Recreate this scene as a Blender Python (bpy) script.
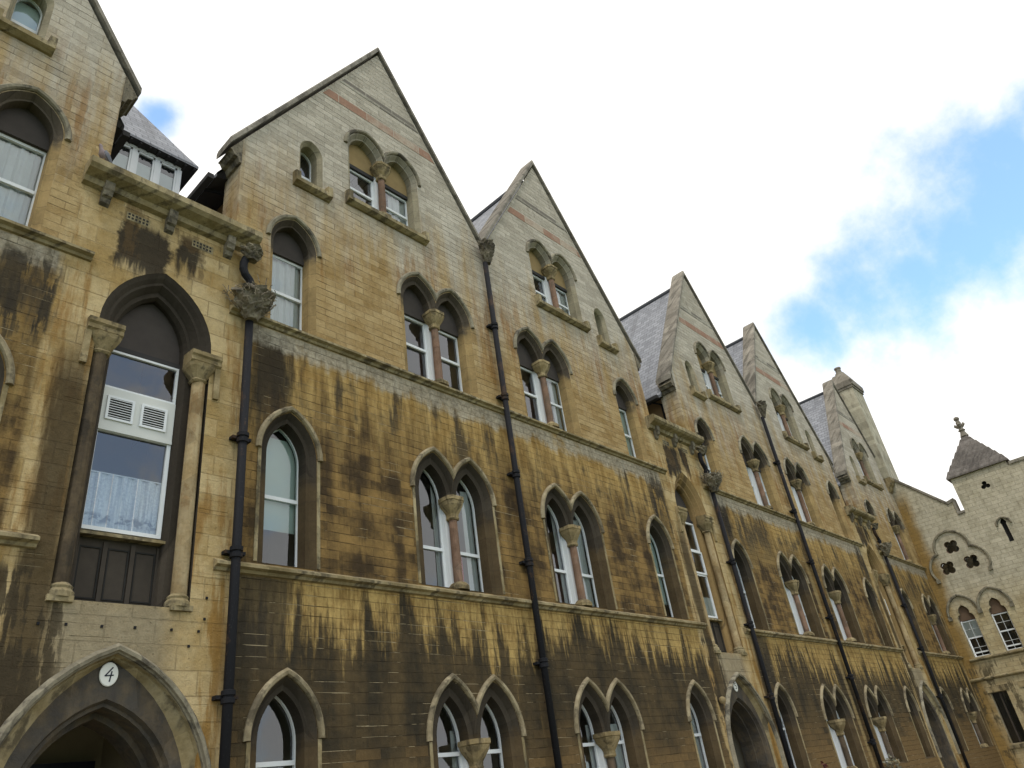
import bpy, bmesh, math, random
from mathutils import Vector, Matrix
from mathutils.geometry import delaunay_2d_cdt
random.seed(7)
S = bpy.context.scene
for o in list(bpy.data.objects): bpy.data.objects.remove(o)
COL = S.collection
rad = math.radians

# ------------------------------------------------------------------ camera
R = ((0.68470579, 0.2844038, 0.67103835), (-0.71690492, 0.42862394, 0.54984438), (-0.13124527, -0.85755233, 0.49737178))
cam_d = bpy.data.cameras.new('camera'); cam = bpy.data.objects.new('camera', cam_d); COL.objects.link(cam)
m = Matrix(((R[0][0], -R[0][1], -R[0][2], 0), (R[1][0], -R[1][1], -R[1][2], -10.0), (R[2][0], -R[2][1], -R[2][2], 1.6), (0, 0, 0, 1)))
cam.matrix_world = m
cam_d.sensor_width = 36; cam_d.lens = 36 * 736.14 / 1024; cam_d.clip_end = 2000; cam_d.clip_start = 0.05
S.camera = cam
S.view_settings.view_transform = 'Standard'; S.view_settings.look = 'None'
S.view_settings.gamma = 1; S.view_settings.use_curve_mapping = False
S.view_settings.exposure = 1.06

# ------------------------------------------------------------------ node helper
class X:
    """a value socket with arithmetic"""
    def __init__(s, b, sock): s.b = b; s.s = sock
    def _m(s, op, o=None, o2=None, clamp=False):
        n = s.b.nt.nodes.new('ShaderNodeMath'); n.operation = op; n.use_clamp = clamp
        for i, v in enumerate((s, o, o2)):
            if v is None: continue
            if isinstance(v, X): s.b.nt.links.new(v.s, n.inputs[i])
            else: n.inputs[i].default_value = v
        return X(s.b, n.outputs[0])
    def __add__(s, o): return s._m('ADD', o)
    __radd__ = __add__
    def __sub__(s, o): return s._m('SUBTRACT', o)
    def __rsub__(s, o): return (s * -1.0) + o
    def __mul__(s, o): return s._m('MULTIPLY', o)
    __rmul__ = __mul__
    def abs(s): return s._m('ABSOLUTE')
    def min(s, o): return s._m('MINIMUM', o)
    def max(s, o): return s._m('MAXIMUM', o)
    def pow(s, o): return s._m('POWER', o)
    def wrap(s, hi, lo): return s._m('WRAP', hi, lo)
    def clamp(s): return s._m('ADD', 0.0, clamp=True)
    def step(s, e0, e1):
        """smooth 0..1 as the value goes from e0 to e1 (e0 may be larger)"""
        if e0 > e1: return 1.0 - s.step(e1, e0)
        n = s.b.nt.nodes.new('ShaderNodeMapRange'); n.interpolation_type = 'SMOOTHSTEP'
        s.b.nt.links.new(s.s, n.inputs[0]); n.inputs[1].default_value = e0; n.inputs[2].default_value = e1
        return X(s.b, n.outputs[0])

class B:
    def __init__(s, nt): s.nt = nt; s._g = None; s._p = None; s._o = None
    def new(s, t): return s.nt.nodes.new(t)
    def _sep(s, sock):
        n = s.new('ShaderNodeSeparateXYZ'); s.nt.links.new(sock, n.inputs[0]); return tuple(X(s, q) for q in n.outputs)
    def pos(s):
        if not s._p:
            s._g = s.new('ShaderNodeNewGeometry'); s._p = s._sep(s._g.outputs['Position'])
        return s._p
    def nrm(s):
        s.pos(); return s._sep(s._g.outputs['True Normal'])
    def obj(s):
        if not s._o:
            t = s.new('ShaderNodeTexCoord'); s._o = s._sep(t.outputs['Object'])
        return s._o
    def rnd(s):
        n = s.new('ShaderNodeObjectInfo'); return X(s, n.outputs['Random'])
    def vec(s, x, y, z):
        n = s.new('ShaderNodeCombineXYZ')
        for i, v in enumerate((x, y, z)):
            if isinstance(v, X): s.nt.links.new(v.s, n.inputs[i])
            else: n.inputs[i].default_value = v
        return n.outputs[0]
    def noise(s, x, y, z, scale=1.0, detail=3.0, rough=0.55):
        n = s.new('ShaderNodeTexNoise'); n.inputs['Scale'].default_value = scale
        n.inputs['Detail'].default_value = detail; n.inputs['Roughness'].default_value = rough
        s.nt.links.new(s.vec(x, y, z), n.inputs['Vector']); return X(s, n.outputs[0])
    def mix(s, f, a, b, mode='MIX'):
        n = s.new('ShaderNodeMix'); n.data_type = 'RGBA'; n.blend_type = mode
        if isinstance(f, X): s.nt.links.new(f.s, n.inputs[0])
        else: n.inputs[0].default_value = f
        for i, v in ((6, a), (7, b)):
            if isinstance(v, tuple): n.inputs[i].default_value = (*v, 1)
            else: s.nt.links.new(v, n.inputs[i])
        return n.outputs[2]
    def gain(s, col, f):
        """colour times a value"""
        n = s.new('ShaderNodeVectorMath'); n.operation = 'SCALE'
        s.nt.links.new(col, n.inputs[0]); s.nt.links.new(f.s, n.inputs['Scale']); return n.outputs[0]
    def brick(s, x, y, w, h, mortar=0.012, off=0.5, smooth=0.3):
        n = s.new('ShaderNodeTexBrick'); n.inputs['Scale'].default_value = 1.0
        n.inputs['Brick Width'].default_value = w; n.inputs['Row Height'].default_value = h
        n.inputs['Mortar Size'].default_value = mortar; n.inputs['Mortar Smooth'].default_value = smooth
        n.inputs['Color1'].default_value = (0, 0, 0, 1); n.inputs['Color2'].default_value = (1, 1, 1, 1)
        n.inputs['Mortar'].default_value = (.5, .5, .5, 1); n.offset = off
        s.nt.links.new(s.vec(x, y, 0.0), n.inputs['Vector'])
        g = s.new('ShaderNodeRGBToBW'); s.nt.links.new(n.outputs['Color'], g.inputs[0])
        return X(s, g.outputs[0]), X(s, n.outputs['Fac'])

def material(name):
    mt = bpy.data.materials.new(name); mt.use_nodes = True; mt.node_tree.nodes.clear()
    return mt, B(mt.node_tree)
def finish(b, col, rough=0.85, bump=None, dist=0.02, metallic=0.0, spec=0.3, strength=0.6):
    p = b.new('ShaderNodeBsdfPrincipled'); o = b.new('ShaderNodeOutputMaterial')
    if isinstance(col, tuple): p.inputs['Base Color'].default_value = (*col, 1)
    else: b.nt.links.new(col, p.inputs['Base Color'])
    if isinstance(rough, X): b.nt.links.new(rough.s, p.inputs['Roughness'])
    else: p.inputs['Roughness'].default_value = rough
    p.inputs['Metallic'].default_value = metallic; p.inputs['Specular IOR Level'].default_value = spec
    if bump is not None:
        n = b.new('ShaderNodeBump'); n.inputs['Distance'].default_value = dist; n.inputs['Strength'].default_value = strength
        b.nt.links.new(bump.s, n.inputs['Height']); b.nt.links.new(n.outputs[0], p.inputs['Normal'])
    b.nt.links.new(p.outputs[0], o.inputs[0]); return p

# ------------------------------------------------------------------ world: Nishita sky with drifting cloud
SUN_EL, SUN_AZ = 60.0, 240.0        # azimuth measured clockwise from +Y (behind the college)
w = bpy.data.worlds.new('World'); S.world = w; w.use_nodes = True
nt = w.node_tree; nt.nodes.clear(); b = B(nt)
sky = b.new('ShaderNodeTexSky'); sky.sky_type = 'NISHITA'; sky.sun_disc = False
sky.sun_elevation = rad(SUN_EL); sky.sun_rotation = rad(SUN_AZ); sky.air_density = 1.0; sky.dust_density = 0.0; sky.ozone_density = 2.0
bg1 = b.new('ShaderNodeBackground'); bg1.inputs[1].default_value = 0.15
skc = b.mix(1.0, sky.outputs[0], (.78, 1.12, 1.22), 'MULTIPLY'); nt.links.new(skc, bg1.inputs[0])
tc = b.new('ShaderNodeTexCoord'); dx, dy, dz = b._sep(tc.outputs['Generated'])
n_big = b.noise(dx, dy, dz, 3.2, 6.0, 0.6); n_fine = b.noise(dx, dy, dz, 13.0, 8.0, 0.62)
n_gen = b.noise(dx + 3.0, dy, dz * 1.6, 2.1, 6.0, 0.55)
gap = None
def blob(d, r):
    l = math.sqrt(sum(q * q for q in d)); d = [q / l for q in d]
    ang = (dx * d[0] + dy * d[1] + dz * d[2])._m('ARCCOSINE')
    return 1.0 - ang * (1.0 / r)
for d, r in (((.866, -.03, .505), .165), ((.873, .03, .497), .155), ((.872, .085, .490), .14), ((.868, .14, .482), .12), ((.858, .205, .470), .08),
             ((.86, -.2, .47), .17), ((.842, -.06, .545), .08), ((.204, .632, .748), .035), ((.835, -.12, .545), .11)):
    q = blob(d, r); gap = q if gap is None else gap.max(q)
gap = gap + (n_big - 0.5) * 1.1 + (n_fine - 0.5) * 1.25
m1 = gap.step(-0.06, 0.85)
m2 = (n_gen + (n_fine - 0.5) * 0.35).step(0.47, 0.60) * dy.step(0.05, -0.25) * 0.62      # open sky on the far side of the quad
clear = (m1.max(m2)) * 0.84
cl = b.mix((gap + (n_fine - .5) * 1.2).step(-0.55, 0.25) * .9, (1.0, .98, .945), (.84, .85, .87))
bg2 = b.new('ShaderNodeBackground'); nt.links.new(cl, bg2.inputs[0]); bg2.inputs[1].default_value = 0.66
mx = b.new('ShaderNodeMixShader'); nt.links.new(clear.s, mx.inputs[0]); nt.links.new(bg2.outputs[0], mx.inputs[1]); nt.links.new(bg1.outputs[0], mx.inputs[2])
wo = b.new('ShaderNodeOutputWorld'); nt.links.new(mx.outputs[0], wo.inputs[0])
sd = bpy.data.lights.new('sun', 'SUN'); sd.energy = 0.65; sd.angle = rad(12); sd.color = (1.0, .95, .87)
so = bpy.data.objects.new('sun', sd); COL.objects.link(so)
az, el = rad(SUN_AZ), rad(SUN_EL)
sv = Vector((math.sin(az) * math.cos(el), math.cos(az) * math.cos(el), math.sin(el)))
so.rotation_euler = (-sv).to_track_quat('-Z', 'Y').to_euler()

# ------------------------------------------------------------------ materials
P = 16.0785; MID = 11.77; DOORX = MID - P / 2
def facade():
    mt, b = material('weathered_oolite'); x, y, z = b.pos()
    xs = x + y * 0.93
    # signed distance from the nearest stair bay centre
    us = (x - DOORX).wrap(P / 2, -P / 2); ds = us.abs()
    blot = b.noise(x, y, z, 0.45, 4.0); blot2 = b.noise(x, y, z, 1.6, 6.0, .62); fine = b.noise(x, y, z, 9.0, 6.0, 0.68)
    grain = b.noise(x, y, z, 45.0, 3.0); pit = b.noise(x + 7.0, y, z, 24.0, 3.0, .7)
    big = b.noise(xs, 4.0, z * .35, .33, 3.0)
    st = b.noise(xs * 1.0, 0.0, z * 0.10, 2.3, 6.0, 0.62)          # wide rain streaks
    st2 = b.noise(xs * 1.0, 3.0, z * 0.12, 6.5, 5.0, 0.62)         # narrow runs
    st3 = b.noise(xs * 1.0, 9.0, z * 0.2, 16.0, 3.0, 0.6)          # fine dribbles
    wob = (fine - .5) * .012
    tone, mort = b.brick(xs + wob, z + (blot2 - .5) * .02, 0.47, 0.158, 0.007)
    tone2, mort2 = b.brick(xs + 0.17 + wob, z + 0.04, 0.62, 0.315, 0.008)
    ochre = b.mix((blot2 * .86 + tone * .14).step(0.3, 0.68), (.27, .18, .072), (.385, .29, .15))
    grey = b.mix((blot * .5 + blot2 * .32 + tone * .18).step(0.28, 0.72), (.335, .31, .255), (.465, .435, .37))
    # upper storey ochre fading up into pale grey gables
    c = b.mix((z + (st - 0.5) * 9.0 + (blot - 0.5) * 4).step(10.9, 15.0), ochre, grey)
    # rust-orange runs from the sills
    run = (st2 * 0.55 + st * 0.45 + (blot - .5) * .6).step(0.51, 0.66) * z.step(9.6, 10.3) * z.step(15.0, 12.2)
    c = b.mix(run * 0.75, c, (.225, .115, .028))
    gsoot = (blot2 * .6 + st2 * .4).step(.54, .66) * z.step(15.5, 17.5) * .5
    c = b.mix(gsoot, c, (.15, .13, .105))
    # first floor: golden under the string with black runs, browner and darker downwards
    gold = b.mix((st2 * .5 + blot2 * .5).step(.36, .62), (.225, .14, .045), (.41, .29, .115))
    ff = b.mix((st * 0.45 + blot2 * 0.48 + tone * .07).step(0.40, 0.60), (.052, .036, .020), (.24, .155, .058))
    low = (z + (st - 0.5) * 4.2 + (st2 - .5) * 2.0 + (big - 0.5) * 3.4).step(8.9, 7.0)
    c1 = b.mix(low, gold, ff)
    dk = (z + (st2 - 0.5) * 3.4 + (st - .5) * 2.6).step(9.9, 8.8) * (z + (st2 - .5) * 3.0).step(7.0, 8.6) * (st * .75 + blot2 * .4 + (big - .5) * .5).step(0.54, 0.66)
    c1 = b.mix(dk * 0.93, c1, b.mix(blot2, (.030, .025, .019), (.07, .055, .035)))
    pk = (us - 1.95 + (st2 - .5) * .9).abs().step(.6, .25) * (z + (st2 - .5) * 2.4).step(7.3, 8.4) * z.step(9.7, 9.5)
    c1 = b.mix(pk * .92, c1, (.028, .024, .019))
    lime = (z + (st2 - 0.5) * 0.7 + (blot2 - 0.5) * 0.8).step(9.08, 9.34) * (big + (blot2 - .5) * .5).step(.30, .42)
    c1 = b.mix(lime * 0.85, c1, b.mix((fine * .6 + blot2 * .4).step(.35, .65), (.20, .18, .14), (.41, .38, .31)))
    c = b.mix(z.step(9.64, 9.60), c, c1)
    # ground floor: dark crust with ragged clean drips under the first floor string
    gf = b.mix((st * 0.5 + blot2 * 0.5).step(0.38, 0.62), (.034, .029, .020), (.085, .062, .032))
    gf = b.mix((z + (blot - .5) * 1.5 + (tone - .5) * .8).step(3.0, 1.6), gf, (.15, .10, .045))
    edge = z + (st2 - 0.5) * 2.6 + (st - 0.5) * 3.6 + (big - .5) * 1.4 + (fine - .5) * .35 + (st3 - .5) * .5
    drip = b.mix((st3 * .35 + blot2 * .35 + st2 * .3).step(.38, .60), (.19, .118, .04), (.41, .295, .115))
    gf = b.mix(edge.step(4.02, 4.80), gf, drip)
    gf = b.mix((st2 * .5 + st * .5).step(0.585, 0.645) * z.step(2.2, 4.2) * 0.75, gf, (.285, .19, .07))
    gf = b.mix((us - 1.9 + (st2 - .5) * .8).abs().step(.75, .35) * z.step(3.6, 4.2) * .85, gf, (.04, .034, .025))
    c = b.mix(z.step(5.12, 5.08), c, gf)
    # stair bays: cleaner, paler ashlar
    sb = b.mix((blot2 * .84 + tone2 * .16).step(0.3, 0.68), (.325, .23, .095), (.45, .36, .205))
    sb = b.mix((st2 * 0.55 + blot * .45).step(0.50, 0.61) * 0.75, sb, (.235, .13, .036))
    sb = b.mix((us + .1).abs().step(1.0, .5) * (z + (blot2 - .5) * .8).step(4.75, 4.4) * .8, sb, b.mix(blot2, (.19, .165, .115), (.30, .27, .20)))
    soot = ((us + .40).abs() + (blot2 - .5) * .6 + (fine - .5) * .15).step(0.44, 0.34) * (z + (st2 - .5) * 1.6).step(9.55, 9.9) * (z + (st2 - .5) * .6).step(10.85, 10.65)
    soot2 = ((us - .36).abs() + (blot2 - .5) * .5 + (fine - .5) * .15).step(0.26, 0.16) * (z + (st2 - .5) * 1.9).step(10.0, 10.4) * z.step(10.95, 10.8)
    sb = b.mix((soot.max(soot2)) * 0.94, sb, (.026, .022, .018))
    bigarch = ds.step(1.12, .98) * z.step(9.9, 10.2) * (st + (blot2 - .5) * .8).step(.5, .56) * .6
    sb = b.mix(bigarch, sb, (.10, .065, .03))
    sidedirt = (us + 1.05 + (st2 - .5) * .5).abs().step(0.32, 0.12) * z.step(8.6, 7.4) * (z + (st - .5) * 2).step(2.6, 3.4)
    sb = b.mix(sidedirt * 0.9, sb, (.055, .040, .022))
    foot = (us + 1.25).abs().step(0.75, 0.5) * (st2 + (blot2 - .5) * .7).step(0.46, 0.53) * z.step(5.0, 4.8)
    sb = b.mix(foot * 0.9, sb, (.045, .036, .023))
    rgt = (us - 1.22).abs().step(.26, .10) * (st2 + (st - .5) * .6).step(.44, .56) * z.step(5.2, 4.9)
    sb = b.mix(rgt * .8, sb, (.24, .135, .035))
    edge_s = ds + (st - .5) * 0.50 + (st2 - .5) * 0.3
    k = edge_s.step(1.56, 1.40) * z.step(12.4, 11.6)
    c = b.mix(k, c, sb)
    # black blotches on the flank left of the stair window
    flank = (us + 1.75 + (st2 - .5) * 1.2).abs().step(.55, .3) * (z + (blot2 - .5) * 2).step(9.7, 9.2) * (z + (st - .5) * 2.5).step(7.6, 8.3) * (st2 + (blot2 - .5) * .4).step(.45, .52)
    c = b.mix(flank * .9 * (1.0 - k * .5), c, (.034, .029, .022))
    # pale scoured strip beside the lower downpipes
    mid = P / 2 - ds
    strip = (mid - 0.30 + (st2 - .5) * .2).abs().step(0.17, 0.08) * z.step(8.6, 7.0) * (x.step(20, 22)) * 0.6
    c = b.mix(strip, c, (.33, .25, .12))
    # masonry
    tn = tone * (1.0 - k) + tone2 * k
    mo = mort * (1.0 - k) + mort2 * k
    c = b.gain(c, (tn - 0.5) * 0.12 + 1.0 + (fine - 0.5) * 0.75 + (grain - .5) * .35)
    c = b.mix(mo * (blot2.step(.38, .62) * .26 + .04), c, (.06, .044, .026))
    c = b.mix(pit.step(.66, .74) * .35, c, (.07, .055, .035))
    rowi = (z * (1 / .158))._m('FLOOR'); near = ((z * (1 / .158))._m('FRACT') - .5).abs().step(.445, .475)      # repointed bed joints
    dash = near * b.noise(xs * 1.3, rowi * 3.7, 5.0, 1.0, 3.0).step(0.59, 0.62) * z.step(9.4, 8.2) * (1.0 - k)
    dash = dash + near * b.noise(xs, rowi * 5.1, 1.0, .8, 3.0).step(0.62, 0.66) * (1.0 - k * .6)
    c = b.mix(dash.clamp() * (fine.step(.3, .5)) * 0.8, c, (.43, .365, .235))
    chip = near * b.noise(xs * 1.1, rowi * 2.3, 11.0, .9, 3.0).step(.58, .62)
    c = b.mix(chip * .7 * (1.0 - k), c, (.035, .028, .02))
    c = b.mix(1.0, c, (1.03, .985, .92), 'MULTIPLY')
    finish(b, c, 0.92, (1.0 - mo) * 0.6 + fine * 0.6 + tn * 0.25 + grain * 0.2 - pit.step(.62, .74) * .4 - chip * .5, 0.035, spec=0.12, strength=0.9)
    return mt
def stone(name, a, c2, dark=None, top=None, sc=3.0):
    """trim stone: two tones, soot patches, optional darker crust"""
    mt, b = material(name); x, y, z = b.pos()
    n = b.noise(x, y, z, sc, 5.0, 0.6); f = b.noise(x, y, z, 18.0, 4.0, 0.65); s_ = b.noise(x + y, 0.0, z * .25, 5.0, 4.0)
    c = b.mix(n.step(0.32, 0.68), a, c2)
    if dark: c = b.mix((s_ * .6 + n * .4 + (f - .5) * .25).step(0.48, 0.6) * 0.85, c, dark)
    vo = b.new('ShaderNodeTexVoronoi'); vo.inputs['Scale'].default_value = 2.6; b.nt.links.new(b.vec(x, 0.0, z), vo.inputs['Vector']); vc = b._sep(vo.outputs['Color'])[0]
    big = b.noise(x, y, z, 1.1, 3.0)
    c = b.gain(c, (f - .5) * .7 + (vc - .5) * .34 + (big - .5) * .6 + 1.0)
    finish(b, c, 0.9, f * .7 + n * .5, 0.02, spec=0.12, strength=.8); return mt
def band_stone(name, a, c2):
    """coloured band of long blocks, some weathered pale"""
    mt, b = material(name); x, y, z = b.pos(); t, mo = b.brick(x, z + .06, .85, .5, .012); n = b.noise(x, y, z, 2.0, 5.0, .6); f = b.noise(x, y, z, 16.0, 4.0, .65)
    c = b.mix((t * .35 + n * .65).step(.45, .68), a, c2); c = b.gain(c, (f - .5) * .6 + 1.0); c = b.mix(mo * .8, c, (.42, .38, .30)); finish(b, c, .9, f, .01, spec=.12); return mt
def soot_surround(name, lower, soot, split):
    """moulded window surround: soot crust on the arch, cleaner jambs (split = local height)"""
    mt, b = material(name); x, y, z = b.pos(); ox, oy, oz = b.obj()
    n = b.noise(x, y, z, 2.4, 5.0, .6); f = b.noise(x, y, z, 20.0, 4.0, .65)
    lo = b.mix(n.step(.3, .7), tuple(q * .8 for q in lower), lower)
    c = b.mix((oz + (n - .5) * 1.1).step(split - .28, split + .12), lo, soot)
    t1, mo1 = b.brick(oz, oy + ox * 0.2, .34, 5.0, .006)
    ax = ox.abs(); ax = (ax - .5).abs() * ax.step(.02, .03) if split < 4 else ax; an = (oz - split)._m('ARCTAN2', ax) * 2.6
    up = oz.step(split - .01, split + .01); fr = (an._m('FRACT') - .5).abs().step(.455, .48); cell = b.noise(an._m('FLOOR') * 7.3, ox._m('SIGN') * 3.1, x * .3, 1.0, 0.0)
    mo = mo1 * (1.0 - up) + fr * up; c = b.gain(c, ((cell - .5) * 1.1 * up + (t1 - .5) * .25 * (1.0 - up)) + 1.0)
    c = b.gain(c, (f - .5) * .55 + (n - .5) * .5 + 1.0)
    c = b.mix(mo * .45, c, (.035, .028, .02))
    finish(b, c, .9, f * .6 + n * .4, .012, spec=.15); return mt
def plain(name, col, rough=0.5, var=0.15, sc=4.0, spec=0.4, metallic=0.0, bump=0.003):
    mt, b = material(name); x, y, z = b.pos(); n = b.noise(x, y, z, sc, 5.0, .6)
    p = b.new('ShaderNodeRGB'); p.outputs[0].default_value = (*col, 1)
    finish(b, b.gain(p.outputs[0], (n - .5) * (2 * var) + 1.0), rough, n, bump, metallic, spec); return mt
def rusty():
    mt, b = material('black_iron'); x, y, z = b.pos(); n = b.noise(x, y, z * .5, 3.0, 6.0, .65); f = b.noise(x, y, z, 30.0, 3.0)
    c = b.mix((n + (f - .5) * .3).step(.56, .66) * .7, (.012, .012, .014), (.055, .032, .018)); c = b.mix(f.step(.62, .7) * .3, c, (.06, .06, .06))
    finish(b, c, .7, f, .004, spec=.15); return mt
def slate():
    mt, b = material('welsh_slate'); x, y, z = b.pos(); nx, ny, nz = b.nrm()
    along = b.mix(nx.abs().step(.35, .5), b.vec(x, x, x), b.vec(y, y, y)); g = b.new('ShaderNodeRGBToBW'); b.nt.links.new(along, g.inputs[0])
    u = X(b, b._sep(along)[0].s)
    t, mo = b.brick(u, z, .30, .17, .010, smooth=.1); n = b.noise(x, y, z, 1.2, 4.0); f = b.noise(x, y, z, 14.0, 4.0)
    stn = b.noise(u, 0.0, z * .12, 2.2, 4.0)
    c = b.mix(t, (.16, .165, .178), (.265, .27, .285)); c = b.mix(stn.step(.5, .66) * .6, c, (.12, .12, .125))
    c = b.gain(c, (f - .5) * .5 + 1.0); c = b.mix(mo * .8, c, (.045, .047, .055))
    finish(b, c, .55, (1.0 - mo) * .7 + t * .4 + f * .2, .02, spec=.45); return mt
def glass():
    mt, b = material('window_glass'); o = b.new('ShaderNodeOutputMaterial'); x, y, z = b.pos()
    fr = b.new('ShaderNodeFresnel'); fr.inputs[0].default_value = 1.52
    gl = b.new('ShaderNodeBsdfGlossy'); gl.inputs['Roughness'].default_value = 0.015; gl.inputs[0].default_value = (.92, .95, 1, 1)
    n = b.noise(x, y, z, 1.6, 2.0); bp = b.new('ShaderNodeBump'); bp.inputs['Distance'].default_value = .012; bp.inputs['Strength'].default_value = .3
    b.nt.links.new(n.s, bp.inputs['Height']); b.nt.links.new(bp.outputs[0], gl.inputs['Normal'])
    tr = b.new('ShaderNodeBsdfTransparent'); tr.inputs[0].default_value = (.88, .92, .92, 1)
    f = (X(b, fr.outputs[0]) * 1.6 + 0.035).clamp()
    mx = b.new('ShaderNodeMixShader'); b.nt.links.new(f.s, mx.inputs[0]); b.nt.links.new(tr.outputs[0], mx.inputs[1]); b.nt.links.new(gl.outputs[0], mx.inputs[2])
    b.nt.links.new(mx.outputs[0], o.inputs[0]); return mt
def lace():
    mt, b = material('net_curtain'); x, y, z = b.pos()
    f = b.noise(x * 1.0, 0.0, z * .06, 22.0, 3.0); v = b.noise(x, 0.0, z, 30.0, 3.0, .7)
    hem = (b.noise(x, 2.0, z, 9.0, 2.0)).step(.45, .55) * z.step(5.90, 5.82) * z.step(5.70, 5.76)
    c = b.mix((f * .6 + v * .4).step(.38, .62), (.55, .57, .62), (.86, .86, .86)); c = b.mix(hem * .8, c, (.22, .24, .30))
    finish(b, c, .9, f, .01, spec=.05); return mt
def grass():
    mt, b = material('lawn'); x, y, z = b.pos(); n = b.noise(x, y, z, .6, 6.0); f = b.noise(x, y, z, 40, 3.0)
    finish(b, b.mix(n * .5 + f * .5, (.035, .065, .018), (.075, .115, .035)), .95, f, .03); return mt
def wing_stone():
    mt, b = material('wing_ashlar'); x, y, z = b.pos(); xs = x + y
    blot = b.noise(x, y, z, .7, 5.0); blot2 = b.noise(x, y, z, 2.2, 6.0, .65); fine = b.noise(x, y, z, 9.0, 6.0, .68); st = b.noise(xs, 0.0, z * .12, 3.0, 5.0, .62)
    t, mo = b.brick(xs, z + (blot2 - .5) * .02, .55, .20, .008)
    c = b.mix((z + (blot - .5) * 3).step(6.0, 9.0), b.mix(blot2.step(.3, .7), (.36, .275, .145), (.46, .38, .225)), b.mix((blot2 * .6 + st * .4).step(.34, .62), (.34, .30, .21), (.50, .445, .33)))
    c = b.mix((y + (blot - .5) * .9 + (st - .5) * .6).step(-.95, -.25) * z.step(14.3, 13.0), c, (.26, .165, .055))
    c = b.mix((st + (blot2 - .5) * .6).step(.50, .60) * (z + (st - .5) * 2.0).step(5.2, 4.6) * .85, c, (.075, .058, .032))
    c = b.mix((st * .6 + blot2 * .4).step(.53, .62) * (z + (st - .5) * 3).step(11.0, 12.8) * .4, c, (.14, .12, .085))
    c = b.mix((blot * .5 + st * .5).step(.54, .62) * .22, c, (.19, .155, .095))
    c = b.gain(c, (t - .5) * .14 + (fine - .5) * .6 + 1.0)
    c = b.mix(mo * .28, c, (.09, .072, .045)); finish(b, c, .92, (1.0 - mo) * .6 + fine * .6 + t * .2, .03, spec=.12, strength=.9); return mt

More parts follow.
